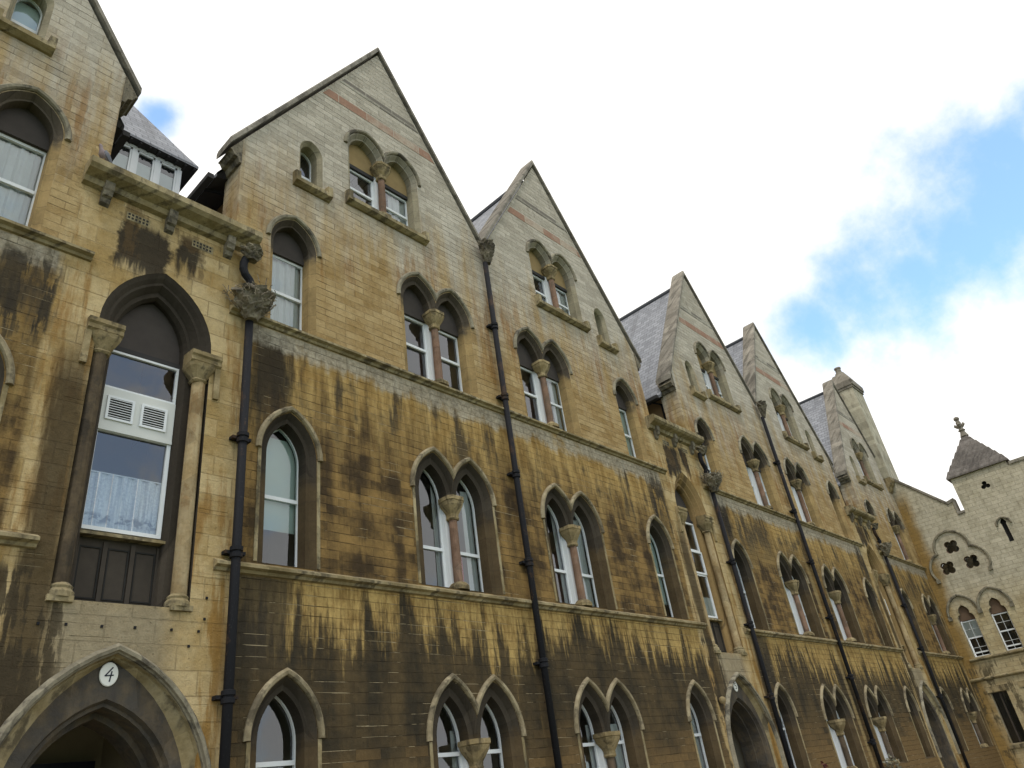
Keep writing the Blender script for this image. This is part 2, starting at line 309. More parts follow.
M = dict(
    wall=facade(), wing=wing_stone(), slate=slate(), glass=glass(), lace=lace(), grass=grass(),
    hood=stone('hood_stone', (.20, .16, .095), (.36, .30, .19), (.08, .065, .043), sc=2.6),
    hood_grey=stone('hood_stone_grey', (.19, .165, .115), (.31, .275, .195), (.06, .052, .042), sc=2.6),
    trim=stone('string_stone', (.22, .17, .085), (.34, .28, .165), (.07, .056, .036), sc=2.2),
    coping=stone('coping_stone', (.18, .158, .125), (.285, .255, .205), (.10, .088, .07), sc=2.0),
    band=band_stone('grey_band', (.17, .15, .12), (.36, .33, .26)), pink=band_stone('pink_band', (.29, .17, .115), (.40, .33, .25)),
    cap=stone('capital_stone', (.22, .165, .08), (.34, .265, .145), (.075, .058, .034), sc=4.0),
    shaft=stone('pink_shaft', (.175, .105, .068), (.26, .165, .115), (.12, .085, .06)), shaft_ochre=stone('ochre_shaft', (.29, .205, .10), (.41, .32, .185), (.20, .125, .055)),
    shaft_sooty=stone('grey_shaft', (.10, .075, .05), (.16, .115, .075), (.06, .05, .04)),
    shaft_dark=stone('sooty_shaft', (.06, .045, .03), (.13, .095, .055), (.04, .033, .025)),
    carve=stone('carved_stone', (.13, .11, .078), (.25, .215, .15), (.04, .034, .027), sc=10.0), twig=stone('twig', (.09, .07, .05), (.34, .29, .21), None, sc=9.0),
    sur_low=soot_surround('sooty_surround', (.095, .066, .034), (.048, .039, .028), 1.6),
    sur_mid=soot_surround('upper_surround', (.36, .25, .11), (.075, .06, .043), 1.95),
    sur_top=soot_surround('gable_surround', (.33, .285, .19), (.27, .24, .18), 1.6),
    sur_big=soot_surround('stair_surround', (.075, .054, .032), (.052, .042, .031), 4.1), sur_ochre=soot_surround('stair_surround_ochre', (.17, .11, .05), (.25, .165, .07), 4.1),
    sur_wing=soot_surround('wing_surround', (.33, .27, .16), (.30, .25, .16), 1.6),
    door_ring=stone('door_ring', (.062, .055, .046), (.115, .088, .055), (.05, .045, .04)),
    tymp=plain('tympanum_grey', (.058, .048, .041), .8, .35, 3, .2), tymp_ochre=plain('tympanum_ochre', (.30, .21, .095), .85, .25, 3, .2),
    tymp_brown=plain('tympanum_brown', (.13, .085, .055), .85, .3, 3, .2),
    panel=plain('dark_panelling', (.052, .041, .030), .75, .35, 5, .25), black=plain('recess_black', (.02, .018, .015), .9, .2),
    white=plain('white_paint', (.72, .73, .72), .45, .06, 6, .4, bump=.001), cream=plain('cream_board', (.60, .60, .55), .5, .06, 4),
    iron=rusty(), lead=plain('lead', (.06, .063, .07), .6, .2),
    blind=plain('pale_blind', (.52, .60, .53), .9, .05, 3, .1), curtain=plain('white_curtain', (.62, .62, .58), .95, .1, 6, .1), red=plain('red_curtain', (.38, .04, .05), .9, .2),
    plaster=plain('room_plaster', (.48, .45, .38), .9, .06), ceil=plain('room_ceiling', (.40, .39, .36), .9, .05), porch=plain('porch_plaster', (.34, .30, .22), .9, .15, 2),
    roofbrown=plain('brown_render', (.24, .15, .07), .9, .4, 1.5), soffit=plain('eaves_board', (.03, .027, .025), .8, .2),
    redtile=stone('stone_tiles', (.115, .10, .088), (.185, .165, .145), (.08, .07, .062), sc=5), plaque=plain('plaque_enamel', (.74, .73, .66), .35, .04), ink=plain('plaque_ink', (.02, .02, .03), .4, .1),
    gravel=plain('gravel', (.30, .26, .19), .95, .4, 60, .2, bump=.02), bluedoor=plain('dark_blue_door', (.018, .02, .04), .4, .2), chim=stone('chimney_ashlar', (.33, .30, .215), (.44, .40, .30), (.24, .21, .15), sc=1.2),
    leafred=plain('red_leaf', (.11, .03, .028), .6, .4, 30), leafgreen=plain('grey_leaf', (.16, .15, .10), .7, .4, 20), feather=plain('pigeon_feather', (.22, .17, .17), .8, .35, 12), featherg=plain('pigeon_wing', (.13, .13, .145), .8, .3, 12), beak=plain('pigeon_beak', (.30, .18, .05), .5, .2),
)

# ------------------------------------------------------------------ mesh builder
class G:
    def __init__(s): s.v = []; s.f = []
    def add(s, vs):
        k = len(s.v); s.v += [tuple(q) for q in vs]; return k
    def quad(s, a, b_, c, d): k = s.add((a, b_, c, d)); s.f.append((k, k + 1, k + 2, k + 3))
    def poly(s, pts): k = s.add(pts); s.f.append(tuple(range(k, k + len(pts))))
    def loft(s, rows, closed=True, cap=False):
        n = len(rows[0]); ks = [s.add(r) for r in rows]
        for a, c in zip(ks, ks[1:]):
            for i in range(n if closed else n - 1):
                j = (i + 1) % n; s.f.append((a + i, a + j, c + j, c + i))
        if cap: s.f.append(tuple(range(ks[0], ks[0] + n))); s.f.append(tuple(range(ks[-1], ks[-1] + n)))
    def box(s, x0, x1, y0, y1, z0, z1):
        c = [(x, y, z) for x in (x0, x1) for y in (y0, y1) for z in (z0, z1)]; k = s.add(c)
        for q in ((0, 1, 3, 2), (4, 6, 7, 5), (0, 4, 5, 1), (2, 3, 7, 6), (0, 2, 6, 4), (1, 5, 7, 3)): s.f.append(tuple(k + i for i in q))
    def prism(s, pts, y0, y1):
        """outline in x,z extruded along y"""
        s.loft([[(x, y0, z) for x, z in pts], [(x, y1, z) for x, z in pts]], cap=True)
    def prism_x(s, pts, x0, x1):
        s.loft([[(x0, y, z) for y, z in pts], [(x1, y, z) for y, z in pts]], cap=True)
    def rev(s, prof, cx=0, cy=0, n=14, sq=0.0):
        rows = []
        for r, z in prof: rows.append([(cx + r * math.cos(2 * math.pi * i / n), cy + r * math.sin(2 * math.pi * i / n), z) for i in range(n)])
        s.loft(rows, cap=True)
    def sqrev(s, prof, cx=0, cy=0, ch=0.3):
        """square, chamfered plan: (half width, z)"""
        rows = []
        for r, z in prof:
            e = r * (1 - ch); rows.append([(cx + x, cy + y, z) for x, y in ((-r, -e), (-e, -r), (e, -r), (r, -e), (r, e), (e, r), (-e, r), (-r, e))])
        s.loft(rows, cap=True)
    def tube(s, path, r, n=10):
        rows = []; pts = [Vector(p) for p in path]
        for i, p in enumerate(pts):
            d = (pts[min(i + 1, len(pts) - 1)] - pts[max(i - 1, 0)]).normalized(); up = Vector((0, 1, 0)) if abs(d.y) < .9 else Vector((1, 0, 0))
            a = d.cross(up).normalized(); c = d.cross(a); rr = r[i] if isinstance(r, (list, tuple)) else r
            rows.append([p + a * (rr * math.cos(2 * math.pi * k / n)) + c * (rr * math.sin(2 * math.pi * k / n)) for k in range(n)])
        s.loft(rows, cap=True)
    def sheet(s, outer, holes, y):
        """flat sheet with holes in x,z at depth y"""
        vs = [Vector(p) for p in outer]; es = [(i, (i + 1) % len(outer)) for i in range(len(outer))]
        for h in holes:
            k = len(vs); vs += [Vector(p) for p in h]; es += [(k + i, k + (i + 1) % len(h)) for i in range(len(h))]
        ov, oe, of, *_ = delaunay_2d_cdt(vs, es, [], 0, 1e-5)
        def inside(p, poly):
            r = False; j = len(poly) - 1
            for i in range(len(poly)):
                if (poly[i][1] > p[1]) != (poly[j][1] > p[1]) and p[0] < (poly[j][0] - poly[i][0]) * (p[1] - poly[i][1]) / (poly[j][1] - poly[i][1]) + poly[i][0]: r = not r
                j = i
            return r
        k = s.add([(q.x, y, q.y) for q in ov])
        for f in of:
            c = sum((ov[i] for i in f), Vector((0, 0))) / len(f)
            if inside(c, outer) and not any(inside(c, h) for h in holes): s.f.append(tuple(k + i for i in f))
    def build(s, name, mat, parent=None, smooth=False, loc=None):
        me = bpy.data.meshes.new(name); me.from_pydata(s.v, [], s.f)
        bm = bmesh.new(); bm.from_mesh(me); bmesh.ops.remove_doubles(bm, verts=bm.verts, dist=1e-5); bmesh.ops.recalc_face_normals(bm, faces=bm.faces); bm.to_mesh(me); bm.free()
        if mat == 'glass':                                              # outward is -y in every local frame
            for p in me.polygons:
                if p.normal.y > 0: p.flip()
        me.materials.append(M[mat] if isinstance(mat, str) else mat)
        if smooth:
            for p in me.polygons: p.use_smooth = True
        o = bpy.data.objects.new(name, me); COL.objects.link(o)
        if parent: o.parent = parent
        if loc: o.location = loc
        return o
def empty(name, loc=(0, 0, 0)):
    o = bpy.data.objects.new(name, None); COL.objects.link(o); o.location = loc; return o
def tag(o, label=None, cat=None, group=None, kind=None):
    for k, v in (('label', label), ('category', cat), ('group', group), ('kind', kind)):
        if v: o[k] = v
    return o
def dup(o, parent=None, loc=None):
    c = o.copy(); COL.objects.link(c)
    if parent: c.parent = parent
    if loc: c.location = loc
    for ch in list(o.children): dup(ch, c)
    return c

# arches -------------------------------------------------------------
NA = 9
def arch(c, rho, spring, x0=0.0, clip=None):
    """pointed arch, left foot to right foot; arc centres at x0 -/+ ... (c<0 puts the right arc's centre left of the axis)"""
    a = math.acos(max(-1, min(1, -c / rho))); pts = []
    for i in range(NA + 1):
        t = a * i / NA; pts.append((x0 - c - rho * math.cos(t), spring + rho * math.sin(t)))
    for i in range(1, NA + 1):
        t = a * (1 - i / NA); pts.append((x0 + c + rho * math.cos(t), spring + rho * math.sin(t)))
    return pts
def arch2(c, rho, spring, s):
    """two arches centred -s and s, meeting (or clipped) on the axis; left foot to right foot"""
    a = math.acos(max(-1, min(1, -c / rho))); t1 = math.acos(min(1.0, (s - c) / rho)); L = []
    for i in range(NA + 1):
        t = a * i / NA; L.append((-s - c - rho * math.cos(t), spring + rho * math.sin(t)))
    for i in range(1, NA + 1):
        t = a + (t1 - a) * i / NA; L.append((min(0.0, -s + c + rho * math.cos(t)), spring + rho * math.sin(t)))
    return L + [(-x, z) for x, z in reversed(L)]
def outl(s, c, rho, spring, z0=0.0):
    p = arch2(c, rho, spring, s) if s else arch(c, rho, spring)
    return [(p[0][0], z0)] + p + [(p[-1][0], z0)]
def at(pts, y): return [(x, y, z) for x, z in pts]

HOOD = ((.115, 0.0), (.115, -.03), (.08, -.07), (.035, -.062), (.018, -.03), (.018, 0.0))
def hood(g, s, c, r, spring, prof=HOOD, drop=0.0):
    rows = []
    for d, y in prof:
        p = arch2(c, r + d, spring, s) if s else arch(c, r + d, spring)
        if drop: p = [(p[0][0], p[0][1] - drop)] + p + [(p[-1][0], p[-1][1] - drop)]
        rows.append(at(p, y))
    g.loft(rows, closed=False)
    for e in (0, -1): g.poly([r_[e] for r_ in rows])

def light_shape(w, c, spring, ztop, x0=0.0):
    """glazed outline: pointed when ztop is None, else square-headed"""
    if ztop is None:
        p = arch(c, w - c, spring, x0); return [(p[0][0], 0.0)] + p + [(p[-1][0], 0.0)]
    return [(x0 - w, 0.0), (x0 - w, ztop), (x0 + w, ztop), (x0 + w, 0.0)]
def sash(win, w, c, spring, ztop, x0, y, open_=0.0, rail=None, bars=(0, 0), cols='white'):
    """painted sash frame with its own pane, as sub-parts of the window"""
    g = G(); t = .052
    o_ = light_shape(w, c, spring, ztop, x0)
    if ztop is None:
        p = arch(c, w - c - t, spring, x0); i_ = [(p[0][0], t + .02)] + p + [(p[-1][0], t + .02)]
        top = p[NA][1]; 
    else:
        i_ = [(x0 - w + t, t + .02), (x0 - w + t, ztop - t), (x0 + w - t, ztop - t), (x0 + w - t, t + .02)]; top = ztop
    g.loft([at(o_, y + .05), at(o_, y), at(i_, y), at(i_, y + .05)])
    zr = rail if rail else top * .5
    wi = w - t - .002
    g.box(x0 - wi, x0 + wi, y - .018, y + .03, zr - .032, zr + .032)
    for k in range(bars[0]):                                        # vertical glazing bars
        xb = x0 - wi + 2 * wi * (k + 1) / (bars[0] + 1); g.box(xb - .008, xb + .008, y + .004, y + .03, t + .02, (ztop or spring) - t)
    for zz in ((zr * .5, zr + (top - zr) * .5) if bars[1] else ()): g.box(x0 - wi, x0 + wi, y + .006, y + .028, zz - .008, zz + .008)
    if open_:                                                       # lower sash raised: gap under its bottom rail
        g.box(x0 - wi, x0 + wi, y - .02, y + .028, t + .02 + open_, t + .085 + open_)
    g.build('sash_frame', cols, win)
    if not open_:
        q = G(); q.poly(at(i_, y + .032)); q.build('pane', 'glass', win)
    else:
        q = G(); zc = t + .05 + open_; k = [(x, max(z, zc)) for x, z in i_]; q.poly(at(k, y + .032)); q.build('pane', 'glass', win)

YF = .33      # plane of the sashes
def column(win, zc, y=.13, r=.088, capw=.235, caph=.40, mat='shaft', zb=0.02):
    g = G(); g.rev([(r * 1.0, zb + .15), (r * 1.02, zb + .6), (r * .94, zc - caph)], 0, y); g.build('column', mat, win, smooth=False)
    g = G(); g.sqrev([(r * 1.15, zc - caph - .03), (r * 1.3, zc - caph), (r * 1.2, zc - caph + .03), (r * 1.25, zc - caph * .8), (capw * .86, zc - caph * .38), (capw * .92, zc - caph * .26), (capw * .92, zc - caph * .22), (capw, zc - caph * .18), (capw, zc - .001)], 0, y, .38); g.build('capital', 'cap', win)
    g = G(); g.sqrev([(r * 2.0, zb), (r * 2.0, zb + .07), (r * 1.75, zb + .1), (r * 1.5, zb + .13), (r * 1.15, zb + .155)], 0, y, .4); g.build('column_base', 'cap', win)

def proto_window(kind):
    K = dict(  # s, c, w(outer chamfer), light w, spring, hood, ztop, mats
        S0=dict(s=0, c=-.40, w=.52, lw=.375, sp=1.62, hood='hood', ztop=None, sur='sur_low'),
        D0=dict(s=.51, c=-.50, w=.56, lw=.365, sp=1.50, hood='hood', ztop=None, sur='sur_low'),
        S1=dict(s=0, c=-.36, w=.52, lw=.375, sp=1.92, hood='hood', ztop=None, sur='sur_low'),
        D1=dict(s=.50, c=-.41, w=.56, lw=.365, sp=1.89, hood='hood', ztop=None, sur='sur_low'),
        S2=dict(s=0, c=-.21, w=.51, lw=.40, sp=1.97, hood='hood_grey', ztop=1.86, sur='sur_mid', ty='tymp'),
        D2=dict(s=.52, c=-.31, w=.56, lw=.40, sp=1.98, hood='hood_grey', ztop=1.80, sur='sur_mid', ty='tymp'),
        D3=dict(s=.54, c=-.16, w=.53, lw=.42, sp=1.72, hood='hood_grey', ztop=1.36, sur='sur_top', ty='tymp_ochre'),
        L3=dict(s=0, c=-.10, w=.29, lw=.21, sp=.98, hood=None, ztop=None, sur='sur_top'))[kind]
    s, c, wd, lw, sp = K['s'], K['c'], K['w'], K['lw'], K['sp']; r = wd - c
    g = G(); O0 = outl(s, c, r, sp); O1 = outl(s, c, r - .075, sp, .04)
    yb = .10
    g.loft([at(O0, 0.0), at(O1, yb)])
    if s:
        A = arch(c, lw - c, sp, -s); zc = sp
        H = [(A[0][0], .05)] + A; Rr = [(-x, z) for x, z in reversed(H)]
        H = H + Rr
    else:
        H = light_shape(lw, c, sp, None); H[0] = (H[0][0], .05); H[-1] = (H[-1][0], .05)
    g.sheet(O1, [H], yb)
    g.loft([at(H, yb), at([(x * (1.0), z) for x, z in H], YF + .12)])
    # sloping sill inside the reveal
    xw = s + wd; g.quad((-xw + .02, -.002, .004), (xw - .02, -.002, .004), (xw - .12, YF, .055), (-xw + .12, YF, .055))
    root = g.build('window', K['sur'])
    if K['hood']:
        g = G(); hood(g, s, c, r, sp); g.build('hood_mould', K['hood'], root)
        if kind[1] in '01':
            for e in (-1, 1):
                xj = e * (s + wd + .035); g = G(); g.prism([(xj - .03, .02), (xj + .03, .02), (xj + .03, sp - .01), (xj - .03, sp - .01)], -.014, -.001); g.build('jamb_fillet', 'trim', root)
    for x0 in ((-s, s) if s else (0.0,)):
        sash(root, lw + .03 if not s else lw + .02, c, sp, K['ztop'], x0, YF, open_=(.16 if kind == 'D3' and x0 < 0 else 0), rail={'S1': 1.24, 'D1': .86, 'S0': 1.36, 'D0': 1.32, 'S2': .95, 'D2': 1.0, 'D3': .72, 'L3': .5}[kind], bars=(0, 0))
        if K['ztop']:
            t = G(); A = arch(c, lw + .01 - c, sp, x0); k = [(A[0][0], K['ztop'] + .11)] + A + [(A[-1][0], K['ztop'] + .11)]
            t.prism(k, YF - .045, YF + .03); t.build('tympanum', K['ty'], root)
            t = G(); t.box(x0 - lw - .015, x0 + lw + .015, YF - .06, YF + .04, K['ztop'] + .002, K['ztop'] + .109); t.build('lintel_beam', 'soffit' if kind == 'D3' else 'tymp', root)
    if s:
        g = G(); g.box(-(s - lw) + .012, (s - lw) - .012, .22, YF + .05, .05, sp - .01); g.build('mullion', 'white', root)
        column(root, sp - .002, mat='shaft_sooty' if kind == 'D0' else 'shaft', caph=.43 if kind in ('D0', 'D1') else .40, capw=.25 if kind == 'D0' else .225)
    if kind in ('L3', 'D3'):
        hw = .43 if kind == 'L3' else 1.16; g = G()
        g.prism_x([(-.15, -.10), (-.15, -.20), (-.05, -.26), (-.002, -.26), (-.002, -.005), (-.05, -.02)], -hw, hw)
        for e in (-1, 1): g.prism_x([(-.16, .06), (-.165, -.21), (-.002, -.27), (-.002, .10), (-.06, .10)], e * hw - .09 if e > 0 else e * hw - .02, e * hw + .02 if e > 0 else e * hw + .09)
        g.build('sill', 'trim', root)
    return root
_first = {}
def window(kind, x, zs, parent):
    if kind not in _first:
        o = proto_window(kind); _first[kind] = o; o.parent = parent
    else: o = dup(_first[kind], parent)
    o.location = (x, 0, zs); return o
def drape(win, x0, x1, z0, z1, y, mat, name='curtain', folds=True):
    g = G(); n = max(2, int((x1 - x0) / .03)) if folds else 2; rows = []
    for z in (z0, z1): rows.append([(x0 + (x1 - x0) * i / (n - 1), y + (.022 * math.sin(i * 1.1) + .012 * math.sin(i * 2.3 + 1) if folds else 0), z) for i in range(n)])
    g.loft(rows, closed=False); return g.build(name, mat, win)
def wall_hole(kind, x, zs):
    p = {'S0': (0, -.40, .92, 1.62), 'D0': (.51, -.50, 1.06, 1.50), 'S1': (0, -.36, .88, 1.92), 'D1': (.50, -.41, .97, 1.89), 'S2': (0, -.21, .72, 1.97), 'D2': (.52, -.31, .87, 1.98), 'D3': (.54, -.16, .69, 1.72), 'L3': (0, -.10, .39, .98)}[kind]
    return [(x + a, zs + c) for a, c in outl(p[0], p[1], p[2], p[3])]

# ------------------------------------------------------------------ setting
g = G(); g.quad((-400, -400, -.02), (400, -400, -.02), (400, 400, -.02), (-400, 400, -.02)); tag(g.build('lawn', 'grass'), kind='structure')
g = G(); g.quad((-60, -5, -.01), (43.8, -5, -.01), (43.8, .3, -.01), (-60, .3, -.01)); tag(g.build('path', 'gravel'), kind='structure')

# ------------------------------------------------------------------ the college range
RANGE = empty('college_building'); tag(RANGE, 'long ochre stone college range with steep gables, black soot stains and pointed windows', 'building')
SLOPE = 1.65; APEX = 20.38; WT = 20.06        # coping apex, wall apex
Z0, Z1, Z2, Z3, ZL = 1.24, 5.31, 9.84, 14.02, 13.74
wins = {}
def gable(gx, side, key, right_clip=None):
    """gx gable centre; side=-1: outer (stair bay) edge on the left, +1: on the right"""
    xo, xi = gx + side * 3.68, gx - side * 3.23                       # outer wall edge, inner edge at the valley
    def zt(x): return WT - SLOPE * abs(x - gx)
    sx, dxx = gx + side * 2.46, gx - side * 1.31                      # single and double window axes
    places = [('S0', sx - side * .02, Z0), ('D0', dxx, Z0), ('S1', sx, Z1), ('D1', dxx, Z1), ('S2', sx, Z2), ('D2', dxx, Z2), ('D3', gx - .02, Z3), ('L3', gx + side * 2.08, ZL)]
    holes = [wall_hole(*p) for p in places]
    g = G(); outer = [(xo, 0), (xo, zt(xo)), (gx, WT), (xi, zt(xi)), (xi, 0)]
    g.sheet(outer, holes, 0.0)
    g.quad((xo, 0, 0), (xo, .62, 0), (xo, .62, zt(xo)), (xo, 0, zt(xo)))
    g.quad((xo, .62, 0), (xo - side * .3, .62, 0), (xo - side * .3, .62, zt(xo - side * .3)), (xo, .62, zt(xo)))
    wl = g.build('gable_wall', 'wall', RANGE)
    # coping
    g = G(); fo = gx + side * 3.95; fi = gx - side * 3.20; th = .21
    top = lambda x: APEX - SLOPE * abs(x - gx)
    ring = lambda y, d=0.0: [(fo, y, top(fo) - d), (gx, y, top(gx) - d), (fi, y, top(fi) - d), (fi, y, top(fi) - th), (gx, y, top(gx) - th), (fo + 0 * side, y, top(fo) - th + .02)]
    g.loft([ring(-.075, .06), ring(-.04), ring(.46), ring(.52, .05)], cap=False)
    for y, d in ((-.075, .06), (.52, .05)):
        q = ring(y, d); g.poly([q[0], q[1], q[4], q[5]]); g.poly([q[1], q[2], q[3], q[4]])
    g.build('coping', 'coping', wl)
    # kneeler corbel under the outer foot of the coping
    g = G(); e = side
    g.prism([(xo + e * .001, 13.30), (xo + e * .05, 13.30), (xo + e * .09, 13.42), (xo + e * .16, 13.44), (xo + e * .21, 13.54), (xo + e * .25, 13.55), (xo + e * .001, zt(xo) - .02)], -.03, .48)
    g.build('kneeler', 'carve', wl)
    # string bands across the gable head
    for z0, z1, mt, nm in ((17.02, 17.30, 'pink', 'pink_band'), (17.86, 18.08, 'band', 'grey_band')):
        h = (WT - z1) / SLOPE - .07; hb = (WT - z0) / SLOPE - .07
        g = G(); g.prism([(gx - hb, z0), (gx - h, z1), (gx + h, z1), (gx + hb, z0)], -.008, -.0005); g.build(nm, mt, wl)
    # string courses
    for zz, x_end in ((5.08, xo + side * .03 if side > 0 else xo + .02), (9.60, xo + side * .02)):
        g = G(); a, c = sorted((x_end, xi + side * .004))
        g.prism_x([(-.001, zz + .03), (-.04, zz + .04), (-.06, zz + .08), (-.125, zz + .105), (-.125, zz + .15), (-.001, zz + .215)], a, c); g.build('string_course', 'trim', RANGE)
    # roof slopes behind the gable
    g = G(); rz = 19.78; e_o = gx + side * 3.93; e_i = xi
    zz = lambda x: rz - SLOPE * abs(x - gx)
    for xe in (e_o, e_i):
        for d in (0, .10): g.quad((gx, .47, rz - d), (xe, .47, zz(xe) - d), (xe, 9.3, zz(xe) - d), (gx, 9.3, rz - d))
        g.quad((xe, .47, zz(xe)), (xe, .47, zz(xe) - .1), (xe, 9.3, zz(xe) - .1), (xe, 9.3, zz(xe)))
    rf = g.build('roof', 'slate', RANGE)
    g = G(); g.tube([(gx, .5, rz + .03), (gx, 9.3, rz + .03)], .09, 8); g.build('ridge_tile', 'lead', rf)
    # eaves: soffit, gutter, side wall in the gap over the stair bay
    g = G(); xs_ = xo - side * .30
    g.quad((e_o, .5, zz(e_o) - .12), (xs_, .5, zz(e_o) + .1), (xs_, 9.2, zz(e_o) + .1), (e_o, 9.2, zz(e_o) - .12))
    g.box(*sorted((e_o + side * .02, e_o + side * .14)), .55, 9.2, zz(e_o) - .14, zz(e_o) - .02); g.build('eaves', 'soffit', rf)
    g = G(); g.quad((xs_ + side * .002, .625, 9), (xs_ + side * .002, 9.2, 9), (xs_ + side * .002, 9.2, zz(e_o) + .12), (xs_ + side * .002, .625, zz(e_o) + .12)); g.build('side_wall', 'roofbrown', RANGE)
    g = G(); px_ = xs_ + side * .12; g.tube([(e_o + side * .02, .95, zz(e_o) - .1), (px_, .75, zz(e_o) - .16), (px_, .75, 11.3)], .04, 8); g.build('eaves_pipe', 'iron', rf)
    for (k, x, z), nm in zip(places, ('S0', 'D0', 'S1', 'D1', 'S2', 'D2', 'D3', 'L3')): wins[key + nm] = window(k, x, z, RANGE)
    return wl
mods = [('B0', MID - P + 3.22, 1), ('A1', MID - 3.22, -1), ('B1', MID + 3.22, 1), ('A2', MID + P - 3.22, -1), ('B2', MID + P + 3.22, 1), ('A3', MID + 2 * P - 3.22, -1)]
for k, gx, sd_ in mods: gable(gx, sd_, k)

# stair bays -----------------------------------------------------------
def sqr_louvre(win, x0, x1, z0, z1, y):
    g = G(); t = .035
    for a in ((x0, x1, z0, z0 + t), (x0, x1, z1 - t, z1), (x0, x0 + t, z0 + t, z1 - t), (x1 - t, x1, z0 + t, z1 - t)): g.box(a[0], a[1], y - .025, y, a[2], a[3])
    n = 8
    for i in range(n):
        z = z0 + t + (z1 - z0 - 2 * t) * (i + .5) / n; g.box(x0 + t, x1 - t, y - .021, y - .012, z + .003, z + .013)
    v = g.build('louvre_vent', 'white', win)
    g = G(); g.box(x0 + .02, x1 - .02, y - .006, y - .001, z0 + .02, z1 - .02); g.build('vent_backing', 'black', v)
DC, DR = -.69, 1.95       # door arch
def dring(d, z0=0.0):
    p = arch(DC, DR + d, 2.1); return [(p[0][0], z0)] + p + [(p[-1][0], z0)]
def big_out(wd, rr, sp, z0):      # stair window arch
    c = wd - rr; p = arch(c, rr, sp); return [(p[0][0], z0)] + p + [(p[-1][0], z0)]
def stair_bay(cx, idx):
    B0_, B1_ = 4.54, 8.62
    hb = big_out(.867, 1.347, 8.70, B0_)
    hd = dring(0.0); E_ = P / 2 - 6.90
    g = G(); g.sheet([(-E_, 0), (-E_, 11.40), (E_, 11.40), (E_, 0)], [hb, hd], 0.0)
    wl = g.build('stair_bay_wall', 'wall', RANGE, loc=(cx, 0, 0))
    # cornice on corbels with pierced air bricks below
    g = G(); g.prism_x([(-.001, 11.08), (-.09, 11.11), (-.12, 11.20), (-.28, 11.26), (-.34, 11.32), (-.34, 11.44), (-.31, 11.47), (-.001, 11.50)], -1.47, 1.50)
    g.quad((-E_, 0, 11.41), (E_, 0, 11.41), (E_, .5, 11.45), (-E_, .5, 11.45)); co = g.build('cornice', 'trim', wl)
    for x in (-1.10, -.06, 1.0):
        g = G(); g.prism_x([(-.001, 10.80), (-.06, 10.84), (-.08, 10.92), (-.13, 10.95), (-.15, 11.03), (-.17, 11.06), (-.17, 11.25), (-.001, 11.25)], x - .072, x + .072); g.build('corbel', 'carve', co)
    for x in (-.55, .55):
        nx_, hs = 6, []
        for i in range(nx_):
            for j in range(2): x0 = x - .168 + i * .058; z0 = 10.78 + j * .07; hs.append([(x0, z0), (x0, z0 + .045), (x0 + .036, z0 + .045), (x0 + .036, z0)])
        g = G(); g.sheet([(x - .19, 10.75), (x - .19, 10.91), (x + .19, 10.91), (x + .19, 10.75)], hs, -.006); a = g.build('air_brick', 'trim', wl)
        g = G(); g.quad((x - .185, -.003, 10.755), (x + .185, -.003, 10.755), (x + .185, -.003, 10.905), (x - .185, -.003, 10.905)); g.build('air_brick_backing', 'black', a)
    if idx == 0:
        for x, z in ((-.22, 4.24), (.18, 4.25), (.65, 4.25), (1.02, 4.25), (1.09, 4.42), (1.10, 4.71), (-.93, 4.23), (-.63, 4.24), (.9, 4.05)):
            g = G(); g.box(x - .014, x + .014, -.02, -.0005, z - .016, z + .016); g.build('iron_stub', 'iron', wl)
    # ---- stair window
    g = G(); O = lambda wd, rr, sp: big_out(wd, rr, sp, B0_)
    r0, r1, r2 = O(.867, 1.347, 8.70), O(.862, 1.342, 8.70), O(.585, 1.065, 8.66)
    g.loft([at(r0, 0), at(r1, .22)]); g.sheet(r1, [[(x * .999, max(z, B0_ + .02)) for x, z in r2]], .22)
    r2 = [(x * .999, max(z, B0_ + .02)) for x, z in r2]
    g.loft([at(r2, .22), at([(x * .93, z - .03 if z > 9 else z) for x, z in r2], .30), at([(x * .90, z) for x, z in r2], .46)])
    win = g.build('stair_window', 'sur_big' if idx == 0 else 'sur_ochre', RANGE, loc=(cx, 0, 0))
    win['label'] = ('tall stair window with two white louvre vents and a net curtain' if idx == 0 else 'tall stair window with plain white sashes')
    g = G(); rows = []                                              # arch moulding over the nook shafts
    for wd, rr, y in ((.866, 1.346, .006), (.80, 1.28, .045), (.74, 1.22, .10), (.70, 1.18, .10), (.64, 1.12, .19), (.625, 1.105, .215)):
        rows.append(at(arch(wd - rr, rr, 8.70), y))
    g.loft(rows, closed=False); g.build('arch_moulding', 'sur_big' if idx == 0 else 'sur_ochre', win)
    g = G(); k = arch(.6 - 1.08, 1.08, 8.62); g.prism([(k[0][0] * .95, 8.56)] + [(x * .95, z) for x, z in k] + [(k[-1][0] * .95, 8.56)], .40, .47); g.build('tympanum', 'tymp', win)
    g = G(); g.box(-.56, .56, .36, .47, 8.47, 8.557); g.build('lintel_beam', 'soffit', win)
    for e in (-1, 1):
        g = G(); zc = 8.22
        a0, a1 = sorted((e * .52, e * 1.02))
        g.prism_x([(.215, 8.42), (-.05, 8.42), (-.09, 8.45), (-.09, 8.52), (-.12, 8.55), (-.12, 8.62), (.215, 8.66)], a0, a1)
        g.sqrev([(.10, 8.12), (.125, 8.15), (.11, 8.18), (.13, 8.22), (.20, 8.36), (.215, 8.42)], e * .735, .10, .35)
        g.box(*sorted((e * .94, e * 1.03)), -.05, -.001, 7.86, 8.419); g.build('impost', 'cap', win)
        g = G(); g.rev([(.108, 4.74), (.104, 8.13)], e * .75, .10, 14); g.build('nook_shaft', 'shaft_dark' if e < 0 and idx == 0 else 'shaft_ochre', win)
